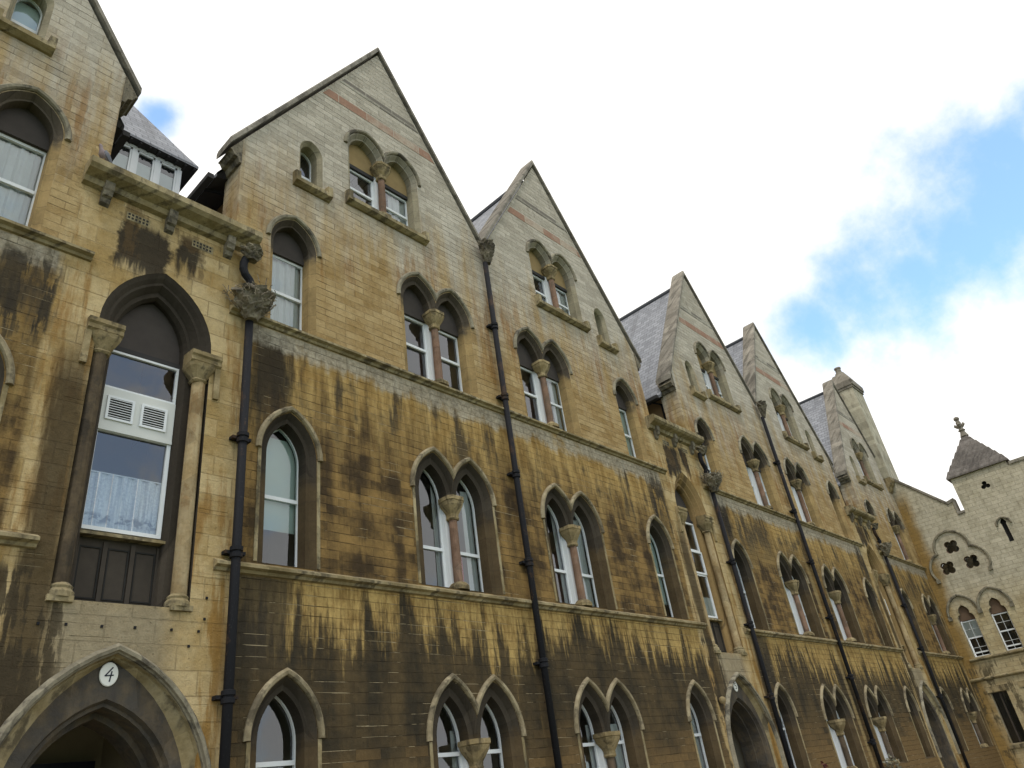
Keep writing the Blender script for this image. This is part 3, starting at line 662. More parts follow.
        g = G(); g.rev([(.17, 4.56), (.17, 4.63), (.14, 4.67), (.15, 4.70), (.10, 4.75)], e * .735, .095, 14); g.box(*sorted((e * .60, e * .90)), -.05, .215, 4.50, 4.575); g.build('shaft_base', 'trim', win)
    # panelled apron and sill
    g = G(); g.box(-.565, .565, .40, .46, 4.56, 5.52); ap = g.build('apron', 'panel', win)
    for x in (-.36, .0, .36):
        g = G()
        for a in ((x - .14, x + .14, 4.68, 4.70), (x - .14, x + .14, 5.36, 5.38), (x - .14, x - .12, 4.70, 5.36), (x + .12, x + .14, 4.70, 5.36)): g.box(a[0], a[1], .385, .399, a[2], a[3])
        g.build('panel_moulding', 'black', ap)
    for x in (-.18, .18, -.535, .535):
        g = G(); g.box(x - .03, x + .03, .37, .399, 4.565, 5.46); g.build('stile', 'panel', ap)
    g = G(); g.prism_x([(.26, 5.50), (.26, 5.54), (.40, 5.60), (.40, 5.50)], -.60, .60); g.build('sill', 'trim', win)
    # glazing
    y = .36; X0, X1 = -.575, .53
    def frame(z0, z1, t=.045, nm='sash_frame', yy=y):
        g = G(); g.loft([at([(X0, z0), (X0, z1), (X1, z1), (X1, z0)], yy + .06), at([(X0, z0), (X0, z1), (X1, z1), (X1, z0)], yy), at([(X0 + t, z0 + t), (X0 + t, z1 - t), (X1 - t, z1 - t), (X1 - t, z0 + t)], yy), at([(X0 + t, z0 + t), (X0 + t, z1 - t), (X1 - t, z1 - t), (X1 - t, z0 + t)], yy + .06)])
        g.build(nm, 'white', win)
        q = G(); q.poly(at([(X0 + t, z0 + t), (X0 + t, z1 - t), (X1 - t, z1 - t), (X1 - t, z0 + t)], yy + .04)); q.build('pane', 'glass', win)
    if idx == 0:
        frame(7.80, 8.468, .035); frame(5.60, 7.14, .055)
        g = G(); g.box(X0, X1, .345, .42, 7.142, 7.798); g.build('vent_board', 'cream', win)
        sqr_louvre(win, -.47, -.08, 7.27, 7.66, .345); sqr_louvre(win, .02, .41, 7.27, 7.66, .345)
        g = G(); g.box(X0, X1, .335, .42, 7.092, 7.141); g.build('transom', 'cream', win)
        drape(win, X0 + .05, X1 - .05, 5.66, 6.46, .425, 'lace', 'net_curtain'); g = G(); g.box(X0 + .04, X1 - .04, .412, .42, 6.455, 6.475); g.build('curtain_rod', 'white', win)
    else:
        frame(7.56, 8.468, .05); frame(6.86, 7.558, .05, yy=.33); frame(5.60, 6.858, .05)
        drape(win, X0 + .05, X1 - .05, 5.66, 6.2, .43, 'curtain', 'curtain')
    # ---- doorway
    g = G(); q0 = dring(0.0); kk = arch(-.93, 2.0, 2.1); q1b = [(kk[0][0], 0.0)] + kk + [(kk[-1][0], 0.0)]
    g.loft([at(q0, 0), at(dring(-.015), .05), at(dring(-.035), .05), at(q1b, .12)])
    c2 = -.387; od = lambda w_, sp=2.16, h=0: [(-w_, 0.0)] + arch(c2, w_ - c2, sp) + [(w_, 0.0)]
    dw = g.build('doorway', 'trim', RANGE, loc=(cx, 0, 0))
    g = G(); g.sheet(q1b, [od(.93)], .12); g.loft([at(od(.93), .12), at(od(.90), .20), at(od(.86), .20), at(od(.84), .46)]); g.sheet(od(.84), [od(.77)], .46); g.loft([at(od(.77), .46), at(od(.75), .80)]); g.build('arch_ring', 'door_ring', dw)
    g = G(); hp = ((.115, 0.0), (.115, -.03), (.07, -.10), (.03, -.09), (.02, -.05), (.004, -.04), (.002, 0.0)); rows = [at(arch(DC, DR + d, 2.1), yy) for d, yy in hp]
    rows = [[(r_[0][0], r_[0][1], 1.2)] + r_ + [(r_[-1][0], r_[-1][1], 1.2)] for r_ in rows]; g.loft(rows, closed=False)
    for e in (0, -1): g.poly([r_[e] for r_ in rows])
    g.build('hood_mould', 'hood_grey', dw)
    g = G(); W_ = .95; g.quad((-W_, .81, 0), (-W_, 2.6, 0), (-W_, 2.6, 3.6), (-W_, .81, 3.6)); g.quad((W_, .81, 0), (W_, 2.6, 0), (W_, 2.6, 3.6), (W_, .81, 3.6)); g.quad((-W_, .81, 3.6), (W_, .81, 3.6), (W_, 2.6, 3.6), (-W_, 2.6, 3.6)); g.quad((-W_, 2.6, 0), (W_, 2.6, 0), (W_, 2.6, 3.6), (-W_, 2.6, 3.6)); g.quad((-W_, 1.01, 0.01), (W_, 1.01, 0.01), (W_, 2.6, 0.01), (-W_, 2.6, 0.01)); g.build('porch', 'porch', dw)
    g = G()
    for a in ((-.8, -.68, 0.02, 3.0), (.68, .8, 0.02, 3.0), (-.679, .679, 2.86, 3.0), (-.679, .679, 2.1, 2.22)): g.box(a[0], a[1], 2.4, 2.52, a[2], a[3])
    g.build('door_frame', 'bluedoor', dw)
    g = G(); g.box(-.678, .678, 2.45, 2.5, .02, 2.098)
    for x in (-.34, .34):
        for z0, z1 in ((.2, .9), (1.1, 1.9)): g.box(x - .22, x + .22, 2.43, 2.449, z0, z1)
    g.build('door', 'bluedoor', dw)
    g = G(); g.box(-.84, .84, .47, 1.2, .0, .10); g.build('step', 'trim', dw)
    # ---- low roof and dormer behind the cornice
    g = G(); g.quad((-1.5, .5, 11.45), (1.5, .5, 11.45), (1.5, 9.3, 18.0), (-1.5, 9.3, 18.0)); rf = g.build('roof', 'slate', RANGE, loc=(cx, 0, 0))
    g = G(); hw = .70; yf = 2.0
    g.box(-hw, hw, yf + .06, yf + 2.2, 12.4, 14.55); dm = g.build('dormer', 'lead', RANGE, loc=(cx + .04, 0, 0))
    g = G(); e = 1.02; ye = yf - .2; zE = 14.66; apx = [(-.32, yf + 1.1, 17.0), (.32, yf + 1.1, 17.0)]
    ring = lambda q, z, t: [(-q, ye + t, z), (q, ye + t, z), (q, yf + 2.6, z), (-q, yf + 2.6, z)]
    lo, md = ring(e, zE, 0), ring(e - .22, zE + .42, .24); g.loft([[(x, y_, z - .07) for x, y_, z in lo], lo, md])
    apx = [(-.20, yf + 1.15, 17.05), (-.08, yf + 1.15, 17.05), (-.08, yf + 1.3, 17.05), (-.20, yf + 1.3, 17.05)]
    g.loft([md, apx]); g.poly(apx); g.build('dormer_roof', 'slate', dm)
    g = G(); g.quad(*[(x, y_, z - .075) for x, y_, z in lo])
    for x in [-.95 + .19 * i for i in range(11)]: g.box(x - .02, x + .02, ye + .02, yf - .03, 14.54, 14.58)
    g.build('rafter', 'soffit', dm)
    g = G(); g.box(-hw - .02, hw + .02, yf - .02, yf + .05, 14.50, 14.57); g.box(-hw - .02, hw + .02, yf - .02, yf + .05, 12.5, 13.5)
    for i in range(4): x = -hw + 2 * hw * i / 3; g.box(x - .05, x + .05, yf - .015, yf + .05, 13.5, 14.499)
    for i in range(3):
        xa = -hw + 2 * hw * i / 3 + .05; xb = -hw + 2 * hw * (i + 1) / 3 - .05
        for a in ((xa, xa + .04, 13.5, 14.499), (xb - .04, xb, 13.5, 14.499), (xa, xb, 14.45, 14.499), (xa, xb, 13.5, 13.56)): g.box(a[0] + .001, a[1] - .001, yf + .0, yf + .045, a[2], a[3])
    g.build('dormer_frame', 'white', dm)
    for i in range(3):
        xa = -hw + 2 * hw * i / 3 + .09; xb = -hw + 2 * hw * (i + 1) / 3 - .09
        q = G(); q.quad((xa, yf + .03, 13.56), (xb, yf + .03, 13.56), (xb, yf + .03, 14.45), (xa, yf + .03, 14.45)); q.build('pane', 'glass', dm)
        q = G(); q.quad((xa, yf + .055, 13.5), (xb, yf + .055, 13.5), (xb, yf + .055, 14.24), (xa, yf + .055, 14.24)); q.build('blind', 'curtain', dm)
        q = G(); q.quad((xa, yf + .058, 14.24), (xb, yf + .058, 14.24), (xb, yf + .058, 14.5), (xa, yf + .058, 14.5)); q.build('room_shade_sheet', 'black', dm)  # black sheet: the unlit room above the blind, shade put into its colour
for i in range(3): stair_bay(DOORX + i * P, i)

# rooms behind the glass: floors, back wall
for xa, xb in ((-4.4, MID - P + 6.55), (MID - 6.55, MID + 6.55), (MID + P - 6.55, MID + P + 6.55), (MID + 2 * P - 6.55, 43.7)):
    for z in (0.9, 4.72, 9.22, 13.0):
        g = G(); g.box(xa, xb, .48, 9.2, z, z + .18); g.build('floor_slab', 'ceil', RANGE)
g = G(); g.quad((-4.4, 9.25, 0), (43.8, 9.25, 0), (43.8, 9.25, 15), (-4.4, 9.25, 15)); g.quad((-4.45, .01, 0), (-4.45, 9.25, 0), (-4.45, 9.25, 15), (-4.45, .01, 15)); g.build('back_wall', 'plaster', RANGE)
g = G()
for k, gx, sd_ in mods:
    for x in (gx - 3.0 if sd_ < 0 else gx + 3.0, gx + sd_ * .9): g.box(x - .06, x + .06, 3.2, 9.2, 1.1, 13.2)
g.box(-4.4, 43.7, 4.5, 4.6, 1.1, 11.2); g.build('room_partition', 'plaster', RANGE)

# blinds and curtains, window by window ---------------------------------
rnd = random.Random(11)
for key, wn in wins.items():
    kd = key[2:]
    s, lw, top = {'S0': (0, .40, 1.95), 'D0': (.51, .39, 1.7), 'S1': (0, .40, 2.4), 'D1': (.5, .39, 2.3), 'S2': (0, .40, 1.84), 'D2': (.52, .4, 1.78), 'D3': (.54, .42, 1.34), 'L3': (0, .2, 1.2)}[kd]
    yc = YF + .10
    if key in ('A1S2', 'B0S2'): drape(wn, -lw, lw, .05, top, yc - .02, 'curtain', 'net_curtain')
    elif kd in ('S1', 'S2') and (key == 'A1S1' or rnd.random() < .4):
        z0 = .72 if key == 'A1S1' else rnd.uniform(.3, 1.3); drape(wn, -lw, lw, z0, top, yc, 'blind' if kd != 'S2' else 'curtain', 'blind', False)
    elif kd in ('D1', 'D2', 'D0', 'S0'):
        for x0 in ((-s, s) if s else (0,)):
            q = rnd.random()
            if q < (.75 if kd != 'S0' else .3): drape(wn, x0 + lw - (.14 if x0 < 0 else .30), x0 + lw, .05, top, yc, 'curtain')
            if q > .6: drape(wn, x0 - lw, x0 - lw + .12, .05, top, yc, 'curtain')
        if key == 'A1D1': drape(wn, s - lw, s - .06, .05, .9, yc + .02, 'red', 'red_curtain')
    elif kd == 'D3':
        if rnd.random() < .7: drape(wn, s - .1, s + lw, .05, top, yc, 'curtain')
    elif rnd.random() < .5: drape(wn, -lw, lw, .3, top, yc, 'blind', 'blind', False)

for wn in wins.values():
    for ch_ in wn.children:
        if ch_.name.startswith('pane'): ch_.rotation_euler = (rnd.uniform(-.012, .012), 0, rnd.uniform(-.03, .03))
# chimney at the inner corner -------------------------------------------
g = G(); cx0, cx1, cy0, cy1 = 43.2, 44.95, -.37, .75
g.box(cx0, cx1, cy0, cy1, 14.75, 20.55); ch = g.build('chimney', 'chim', RANGE)
g = G()
for d, z0, z1 in ((.06, 20.55, 20.70), (.12, 20.70, 21.02)): g.box(cx0 - d, cx1 + d, cy0 - d, cy1 + d, z0 + .001, z1)
mx_, my_ = (cx0 + cx1) / 2, (cy0 + cy1) / 2
sq = lambda f, z: [(mx_ + (cx0 - .12 - mx_) * f, my_ + (cy0 - .12 - my_) * f, z), (mx_ + (cx1 + .12 - mx_) * f, my_ + (cy0 - .12 - my_) * f, z), (mx_ + (cx1 + .12 - mx_) * f, my_ + (cy1 + .12 - my_) * f, z), (mx_ + (cx0 - .12 - mx_) * f, my_ + (cy1 + .12 - my_) * f, z)]
g.loft([sq(1, 21.025), sq(.55, 21.75), sq(.5, 21.8)], cap=True); g.build('chimney_cap', 'coping', ch)
g = G(); g.rev([(.26, 21.8), (.26, 22.0), (.18, 22.05), (.16, 22.3), (.2, 22.32), (.2, 22.4)], mx_ - .1, my_); g.build('chimney_pot', 'coping', ch)
g = G(); g.prism_x([(-.37, 14.74), (-.37, 14.55), (-.30, 14.45), (-.26, 14.35), (-.16, 14.25), (-.12, 14.1), (-.001, 13.95), (-.001, 14.74)], 43.2, 43.84); g.build('chimney_corbel', 'cap', ch)

# ------------------------------------------------------------------ cross wing with stair turret (local x runs toward the camera)
XW = 43.85
WING = empty('cross_wing', (XW, 0, 0)); WING.rotation_euler = (0, 0, rad(-90))
tag(WING, 'pale stone wing at the right end with quatrefoil windows and a pyramid roofed turret', 'building')
def circ(cx, cz, r, a0, a1, n): return [(cx + r * math.cos(rad(a0 + (a1 - a0) * i / n)), cz + r * math.sin(rad(a0 + (a1 - a0) * i / n))) for i in range(n + 1)]
def foil(cx, cz, n, ro, rl, start):
    """multi-foil outline; ro lobe centre radius, rl lobe radius"""
    pts = []; half = 180 / n
    # angle where neighbouring lobes meet
    d = ro * math.sin(rad(half)); ang = math.degrees(math.acos(min(1, d / rl))) if rl > d else 0
    for k in range(n):
        a = start + 360 * k / n; lx, lz = cx + ro * math.cos(rad(a)), cz + ro * math.sin(rad(a)); sp = 90 + half - ang + 0
        pts += circ(lx, lz, rl, a - sp, a + sp, 8)[:-1] if sp < 180 else []
    return pts
def trefoil_head(w_, sp, x0):
    """pointed trefoil opening, left foot to right foot"""
    L = [(x0 - w_, 0.0), (x0 - w_, sp), (x0 - w_, sp + .14), (x0 - w_ * .9, sp + .26), (x0 - w_ * .62, sp + .33), (x0 - w_ * .66, sp + .46), (x0 - w_ * .52, sp + .60), (x0 - w_ * .25, sp + .70), (x0, sp + .76)]
    return L + [(2 * x0 - x, z) for x, z in reversed(L[:-1])]
TW = (( .97, 5.07), (2.43, 5.07))
QF = ((1.69, 10.40), (1.12, 9.44), (2.28, 9.44))
holes = [foil(x, z, 4, .205, .17, 45) for x, z in QF]
holes += [[(x, z + zs) for x, z in trefoil_head(.39, 1.74, x0)] for x0, zs in TW]
holes += [[(x0 - .36, 1.2), (x0 - .36, 3.45), (x0 + .36, 3.45), (x0 + .36, 1.2)] for x0 in (.98, 2.42)]
slit = [(4.26, 9.85), (4.26, 10.75), (4.22, 10.85), (4.28, 10.95), (4.36, 11.06), (4.44, 10.95), (4.50, 10.85), (4.46, 10.75), (4.46, 9.85)]
holes += [slit, foil(4.36, 12.85, 3, .12, .11, 90)]
g = G(); top = [(0.0, 15.0), (2.36, 12.48), (2.62, 12.56), (2.62, 11.84), (2.98, 11.84), (2.98, 13.70), (5.68, 13.70), (5.68, 13.46), (13, 13.46)]
g.sheet([(0.0, 0)] + top + [(13, 0)], holes, 0.0)
for a, c in zip(top, top[1:]): g.quad((a[0], 0, a[1]), (c[0], 0, c[1]), (c[0], .5, c[1]), (a[0], .5, a[1]))
g.quad((13, 0, 0), (13, 8, 0), (13, 8, 13.4), (13, 0, 13.4)); g.quad((0, .5, 11.6), (13, .5, 11.6), (13, 9, 11.6), (0, 9, 11.6))
wl = g.build('wing_wall', 'wing', WING)
g = G()                                                             # parapet coping
for p in (((-.02, 15.03), (2.36, 12.50), (2.36, 12.66), (-.02, 15.2)), ((2.361, 12.50), (2.72, 12.58), (2.72, 12.74), (2.361, 12.66)), ((2.625, 11.86), (2.72, 11.86), (2.72, 12.579), (2.625, 12.56)), ((2.721, 11.85), (2.976, 11.85), (2.976, 11.98), (2.721, 11.98)), ((5.78, 13.46), (6.9, 13.46), (6.9, 13.62), (5.78, 13.62)), ((6.901, 13.46), (7.05, 13.46), (7.05, 14.1), (6.901, 14.1)), ((7.051, 13.98), (13, 13.98), (13, 14.1), (7.051, 14.1))): g.prism(p, -.07, .55)
g.box(7.051, 13, 0.0, .5, 13.462, 13.979)
g.build('parapet_coping', 'coping', wl)
for x, z in QF:
    q = foil(x, z, 4, .205, .17, 45); g = G(); g.loft([at(q, 0), at([(x + (a - x) * .92, z + (c - z) * .92) for a, c in q], .06), at([(x + (a - x) * .92, z + (c - z) * .92) for a, c in q], .22)])
    qf = g.build('quatrefoil_window', 'tymp_brown', WING); g = G(); g.poly(at(circ(x, z, .42, 0, 360, 24)[:-1], .20)); g.build('pane', 'glass', qf)
    g = G(); g.poly(at(circ(x, z, .44, 0, 360, 24)[:-1], .6)); g.build('room_shade_sheet', 'black', qf)  # black disc painted as the shade inside the quatrefoil
HP = ((.11, 0.0), (.11, -.04), (.06, -.11), (-.01, -.09), (-.02, 0.0))
def union3(d):
    Rr = .78 + d; a, c_, e = QF[1], QF[0], QF[2]
    def meet(p, q, sgn):
        mx2, mz2 = (p[0] + q[0]) / 2, (p[1] + q[1]) / 2; dd = math.hypot(q[0] - p[0], q[1] - p[1]); h = math.sqrt(Rr * Rr - dd * dd / 4)
        ux, uz = (q[0] - p[0]) / dd, (q[1] - p[1]) / dd; return (mx2 - uz * h * sgn, mz2 + ux * h * sgn)
    ml = meet(a, c_, 1); mr = meet(c_, e, 1)
    aa = lambda p, q: math.degrees(math.atan2(q[1] - p[1], q[0] - p[0]))
    P1 = circ(a[0], a[1], Rr, 215, aa(a, ml) if aa(a, ml) > 0 else aa(a, ml) + 360, 12)
    P2 = circ(c_[0], c_[1], Rr, aa(c_, ml) if aa(c_, ml) > 0 else aa(c_, ml) + 360, aa(c_, mr), 16)
    P3 = circ(e[0], e[1], Rr, aa(e, mr), -35, 12)
    return P1 + P2 + P3
def add_stops(g, p, q, w_=.10):
    for x, z in (p, q): g.box(x - w_, x + w_, -.11, -.001, z - .16, z + .02)
g = G(); rows = [at(union3(d), y) for d, y in HP]; g.loft(rows, closed=False)
add_stops(g, union3(.04)[0], union3(.04)[-1], .09)
g.build('hood_mould', 'hood_grey', wl)
g = G(); HS = .73; rows = [[(x + 1.70, y, z) for x, y, z in at(arch2(-.22, .98 + d - .08, 7.16, HS), y)] for d, y in HP]; g.loft(rows, closed=False); add_stops(g, (1.70 - HS - .70, 7.10), (1.70 + HS + .70, 7.10), .09); g.box(1.60, 1.80, -.11, -.001, 6.99, 7.2); g.build('hood_mould', 'hood_grey', wl)
g = G(); rows = [[(x + 4.36, y, z) for x, y, z in at(arch(-.04, .33 + d * .8, 10.72), y)] for d, y in HP]; g.loft(rows, closed=False); g.build('hood_mould', 'hood_grey', wl)
for x0, zs in TW:
    T = trefoil_head(.39, 1.74, 0.0); T2 = [(x * .95, z) for x, z in T]; g = G(); g.loft([at(T, 0), at(T2, .07), at(T2, .30)])
    g.prism_x([(.0, -.003), (.0, .0), (.22, .05), (.22, -.003)], -.385, .385)
    wn = g.build('window', 'sur_wing', WING, loc=(x0, 0, zs))
    sash(wn, .375, 0, 0, 1.74, 0, .20, open_=.12, rail=.92, bars=(1, 1))
    g = G(); g.prism([(-.36, 1.76)] + [(x * .99, z) for x, z in T2 if z > 1.8] + [(.36, 1.76)], .17, .24); g.build('tympanum', 'tymp_brown', wn)
    if x0 < 1.5: drape(wn, -.33, .33, .95, 1.7, .26, 'curtain', 'blind', False)
    g = G(); g.quad((-.4, .7, 0), (.4, .7, 0), (.4, .7, 1.9), (-.4, .7, 1.9)); g.build('room_shade_sheet', 'black', wn)  # flat black sheet, the room's shade painted behind the sash
for z, hgt, nm in ((4.90, .15, 'sill_string'), (4.02, .15, 'string_course')):
    g = G(); g.prism_x([(-.001, z), (-.06, z + .01), (-.13, z + .07), (-.13, z + .11), (-.001, z + .16)], .02 if z < 4.5 else .35, 13); g.build(nm, 'trim', wl)
for x0 in (.98, 2.42):
    g = G(); o_ = [(x0 - .36, 1.2), (x0 - .36, 3.45), (x0 + .36, 3.45), (x0 + .36, 1.2)]; g.loft([at(o_, 0), at([(x0 - .34, 1.24), (x0 - .34, 3.43), (x0 + .34, 3.43), (x0 + .34, 1.24)], .25)]); wn = g.build('window', 'sur_wing', WING)
    g = G(); g.box(x0 - .03, x0 + .03, .10, .2, 1.24, 3.43); g.build('mullion', 'panel', wn)
    g = G(); g.box(x0 - .5, x0 + .5, -.04, -.001, 3.46, 3.72); g.build('lintel', 'cap', wn)
    g = G(); g.box(x0 - .48, x0 + .48, -.10, -.001, 1.04, 1.19); g.build('sill', 'trim', wn)
    g = G(); g.quad((x0 - .34, .18, 1.24), (x0 + .34, .18, 1.24), (x0 + .34, .18, 3.43), (x0 - .34, .18, 3.43)); g.build('pane', 'glass', wn)
    g = G(); g.quad((x0 - .4, .5, 1.2), (x0 + .4, .5, 1.2), (x0 + .4, .5, 3.5), (x0 - .4, .5, 3.5)); g.build('room_shade_sheet', 'black', wn)  # unlit room painted as a black sheet behind the pane
g = G(); g.loft([at(slit, 0), at(slit, .25)]); g.poly(at(slit, .22)); g.build('slit_window', 'black', WING)
q = foil(4.36, 12.85, 3, .12, .11, 90); g = G(); g.loft([at(q, 0), at(q, .25)]); g.poly(at(q, .22)); g.build('trefoil_opening', 'black', WING)
# turret: body, pyramid roof, finial
g = G(); g.loft([[(2.98, .5, z), (2.98, 2.7, z), (5.68, 2.7, z), (5.68, .5, z)] for z in (11.0, 13.7)], closed=True); g.quad((2.98, .001, 13.69), (5.68, .001, 13.69), (5.68, 2.7, 13.69), (2.98, 2.7, 13.69)); tu = g.build('turret', 'wing', WING)
g = G(); bs = lambda f, z: [(4.33 + sx * 1.50 * f, 1.35 + sy * 1.50 * f, z) for sx, sy in ((-1, -1), (1, -1), (1, 1), (-1, 1))]
n = 7; zt0, zt1 = 13.72, 16.25; rows = [bs(1, zt0 - .02), bs(1, zt0 + .07)]
for i in range(n):
    f0, f1 = 1 - i / n, 1 - (i + 1) / n + .02; rows += [bs(f0 * .99, zt0 + .08 + (zt1 - zt0 - .08) * i / n), bs(f1 + .012, zt0 + .06 + (zt1 - zt0 - .08) * (i + 1) / n)]
g.loft(rows, cap=True); g.build('turret_roof', 'redtile', tu)
g = G(); FX, FY = 4.33, 1.35
g.rev([(.22, 16.05), (.15, 16.25), (.12, 16.35), (.19, 16.42), (.12, 16.5), (.13, 16.9), (.09, 17.0), (.15, 17.1), (.13, 17.2), (.03, 17.26)], FX, FY, 10)
for a in range(4):
    c_, s_ = math.cos(a * math.pi / 2), math.sin(a * math.pi / 2); g.tube([(FX, FY, 16.62), (FX + .13 * c_, FY + .13 * s_, 16.66), (FX + .22 * c_, FY + .22 * s_, 16.76), (FX + .21 * c_, FY + .21 * s_, 16.84)], [.08, .09, .08, .03], 8)
g.build('finial', 'coping', tu)

# ------------------------------------------------------------------ downpipes (each a thing)
def carved_head(g, cx, cy, z0, z1, r0, r1, seed):
    rr = random.Random(seed); n = 22; rows = []; k = 9
    for i in range(k + 1):
        t = i / k; row = []
        base = r0 + (r1 - r0) * (math.sin(t * math.pi * .5) ** 1.2)
        for j in range(n):
            a = 2 * math.pi * j / n; rad_ = base * (1 + .16 * math.sin(j * 1.999 + i * 1.3) * (t > .15) + rr.uniform(-.10, .10) * (t > .1)); row.append((cx + rad_ * math.cos(a), min(cy + rad_ * math.sin(a), -.002), z0 + (z1 - z0) * t))
        rows.append(row)
    g.loft(rows, cap=True)
def pipe(x, stair, idx, label):
    root = empty('downpipe', (x, -.14, 0)); tag(root, label, 'downpipe', 'black downpipes down the facade')
    top = 9.62 if stair else 14.15
    g = G(); g.tube([(0, 0, .05), (0, 0, top)], .068, 12); g.build('pipe', 'iron', root, smooth=True)
    for z in ((3.4, 5.38, 7.25) if stair else (2.0, 4.02, 6.04, 8.06, 10.05, 12.1)):
        g = G(); g.rev([(.071, z - .10), (.092, z - .09), (.092, z - .03), (.075, z - .02), (.075, z), (.095, z + .01), (.095, z + .07), (.07, z + .08)], 0, 0, 14)
        g.box(-.16, .16, .02, .137, z - .03, z + .02); g.build('collar', 'iron', root)
    g = G()
    if stair:
        carved_head(g, 0, -.06, 9.50, 10.05, .10, .34, idx + 3); h = g.build('hopper_head', 'carve', root)
        g = G(); rr = random.Random(idx)
        for i in range(170):                                        # twigs poking from the carved basket
            a = rr.uniform(0, 6.28); r_ = rr.uniform(.12, .36); p = Vector((r_ * math.cos(a), min(-.06 + r_ * math.sin(a), .10), 10.02 + rr.uniform(-.05, .05))); d = Vector((rr.uniform(-.13, .13), rr.uniform(-.10, .08), rr.uniform(-.06, .08))); q_ = p + d; q_.y = min(q_.y, .12)
            if i > 70: t_ = rr.uniform(.25, .95); b_ = .36 * math.sin(t_ * 1.57) ** 1.2 + .06; p = Vector((b_ * math.cos(a), min(-.06 + b_ * math.sin(a), .1), 9.5 + .55 * t_)); q_ = p + Vector((rr.uniform(-.14, .14), rr.uniform(-.05, .02), rr.uniform(-.02, .16))); q_.y = min(q_.y, .12)
            g.tube([p, p.lerp(q_, .5) + Vector((0, 0, .02)), q_], .008, 4)
        g.build('twigs', 'twig', h)
        g = G(); g.tube([(0, 0, 10.0), (0, 0, 10.30), (-.04, 0, 10.40), (-.13, 0, 10.50), (-.17, 0, 10.60), (-.17, 0, 10.74), (-.13, 0, 10.86)], .072, 12)
        g.rev([(.074, 10.20), (.095, 10.21), (.095, 10.28), (.074, 10.29)], 0, 0); g.build('swan_neck', 'iron', root, smooth=False)
        g = G(); carved_head(g, -.06, -.05, 10.80, 11.06, .10, .19, idx + 9); g.build('gutter_spout', 'carve', root)
    else:
        carved_head(g, .06, -.03, 14.12, 14.80, .08, .25, idx + 5); g.build('hopper_head', 'carve', root)
pipe(DOORX + 1.43, True, 0, 'black downpipe with a twiggy carved hopper right of the doorway numbered 4')
pipe(MID - .08, False, 1, 'tall straight black downpipe in the valley between the two largest gables')
pipe(DOORX + 1.43 + P, True, 2, 'black downpipe with carved hopper beside the second tall stair window')
pipe(MID - .08 + P, False, 3, 'tall straight black downpipe between the third and fourth whole gables from the left')
pipe(DOORX + 1.43 + 2 * P, True, 4, 'black downpipe nearest the cross wing, beside the farthest doorway')

# ------------------------------------------------------------------ door number plaques
STROKES = {'4': (((.035, .078), (-.045, -.02), (.05, -.012)), ((.028, .03), (.012, -.085))), '5': (((.045, .075), (-.03, .07), (-.038, .01), (.02, .015), (.04, -.03), (.015, -.07), (-.04, -.065)),), '6': (((.03, .08), (-.02, .03), (-.038, -.03), (-.01, -.075), (.03, -.06), (.038, -.025), (.01, 0), (-.03, -.02)),)}
for i, n in enumerate('456'):
    x = DOORX + i * P - .02; root = empty('number_plaque', (x, .11, 3.70)); tag(root, ('white oval plaque with a black 4 above the nearest doorway', 'small white oval number plaque above the second doorway', 'tiny white oval plaque above the farthest doorway')[i], 'sign', 'door number plaques')
    g = G(); el = lambda f: [(.112 * f * math.cos(2 * math.pi * k / 28), .142 * f * math.sin(2 * math.pi * k / 28)) for k in range(28)]
    g.loft([at(el(1), 0), at(el(1), -.008), at(el(.94), -.016)], cap=True); g.build('plate', 'plaque', root)
    g = G()
    for st_ in STROKES[n]:
        for a, c in zip(st_, st_[1:]):
            d = Vector((c[0] - a[0], c[1] - a[1])).normalized() * .008; nn = Vector((-d.y, d.x)); a_ = Vector(a) - d * .6; c_ = Vector(c) + d * .6
            g.prism([tuple(a_ + nn), tuple(c_ + nn), tuple(c_ - nn), tuple(a_ - nn)], -.0205, -.0165)
    g.build('numeral', 'ink', root)

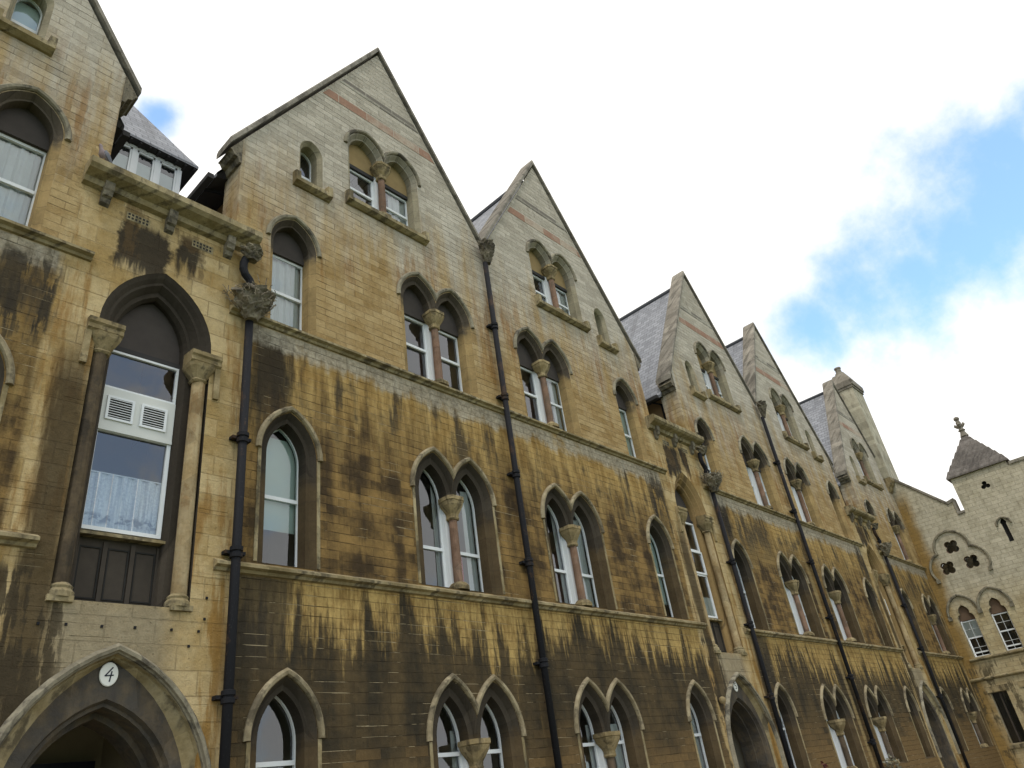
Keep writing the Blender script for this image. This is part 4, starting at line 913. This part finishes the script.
# ------------------------------------------------------------------ small things
root = empty('pigeon', (2.45, -.20, 11.50)); tag(root, 'pinkish grey pigeon perched on the stair bay cornice beside the dormer', 'bird')
g = G(); body = [((.17, 0, -.04), .012, .02), ((.11, 0, .02), .03, .025), ((.06, 0, .08), .062, .06), ((0, 0, .14), .082, .085), ((-.04, 0, .20), .075, .075), ((-.06, 0, .255), .045, .045), ((-.065, 0, .29), .038, .04), ((-.075, 0, .325), .042, .042), ((-.09, 0, .35), .032, .03), ((-.10, 0, .365), .012, .012)]
rows = []
for (x, y, z), a, c in body: rows.append([(x + c * .55 * math.cos(2 * math.pi * k / 12), a * math.sin(2 * math.pi * k / 12), z + c * .45 * math.cos(2 * math.pi * k / 12)) for k in range(12)])
g.loft(rows, cap=True); g.build('body', 'feather', root, smooth=True)
for e in (-1, 1):
    g = G(); g.loft([[(x + .02 * math.cos(t) * w_, e * (.075 - .02 * k_) + e * .012 * math.sin(t) * w_, z + .05 * w_ * math.cos(t)) for t in [2 * math.pi * j / 8 for j in range(8)]] for x, z, w_, k_ in ((-.02, .20, .6, 0), (.03, .14, 1, 0), (.09, .06, .8, 1), (.15, -.01, .3, 3))], cap=True); g.build('wing', 'featherg', root, smooth=True)
    g = G(); g.tube([(0, e * .03, .08), (-.01, e * .03, .0)], .007, 6); g.build('leg', 'beak', root)
g = G(); g.tube([(-.10, 0, .335), (-.135, 0, .325)], [.012, .003], 6); g.build('beak', 'beak', root)

root = empty('wall_knob', (DOORX + P - 1.30, 0, 3.33)); tag(root, 'small round grey knob on the wall left of the second doorway', 'knob')
g = G(); g.rev([(.0, -.1), (.06, -.085), (.085, -.04), (.09, 0), (.08, .03), (.05, .06), (.0, .075)], 0, -.10, 12); g.build('dome', 'cap', root, smooth=True); g = G(); g.box(-.04, .04, -.06, -.001, -.03, .03); g.build('bracket', 'iron', root)

def leafy(name, loc, n, sx, sy, h, mat, label, size, seed):
    rr = random.Random(seed); root = empty(name, loc); tag(root, label, 'plant'); g = G(); st_ = G()
    for k in range(9):
        a = rr.uniform(0, 6.28); tip = Vector((sx * rr.uniform(.2, .9) * math.cos(a), sy * rr.uniform(.2, .9) * math.sin(a), h * rr.uniform(.7, 1))); st_.tube([(0, 0, 0), tuple(tip * .5 + Vector((0, 0, h * .08))), tuple(tip)], [.015, .011, .005], 5)
        for i in range(n // 9):
            c = tip * rr.uniform(.35, 1.0) + Vector((rr.gauss(0, .06), rr.gauss(0, .06), rr.gauss(0, .05))); d = Vector((rr.uniform(-1, 1), rr.uniform(-1, 1), rr.uniform(-.6, .6))).normalized(); e = d.cross(Vector((rr.uniform(-1, 1), rr.uniform(-1, 1), rr.uniform(-1, 1)))).normalized(); L = size * rr.uniform(.6, 1.2)
            g.quad(c, c + d * L * .5 + e * L * .32, c + d * L, c + d * L * .5 - e * L * .32)
    g.build('foliage', mat, root); st_.build('stem', 'panel', root)
leafy('red_shrub', (22.2, -.45, 0), 500, .42, .3, 1.62, 'leafred', 'dark red leaved shrub tip against the wall at the bottom edge', .12, 3)
leafy('grey_plant', (28.2, -.35, 0), 400, .40, .25, 1.50, 'leafgreen', 'grey green plant below the fourth pair of ground floor windows', .12, 4)
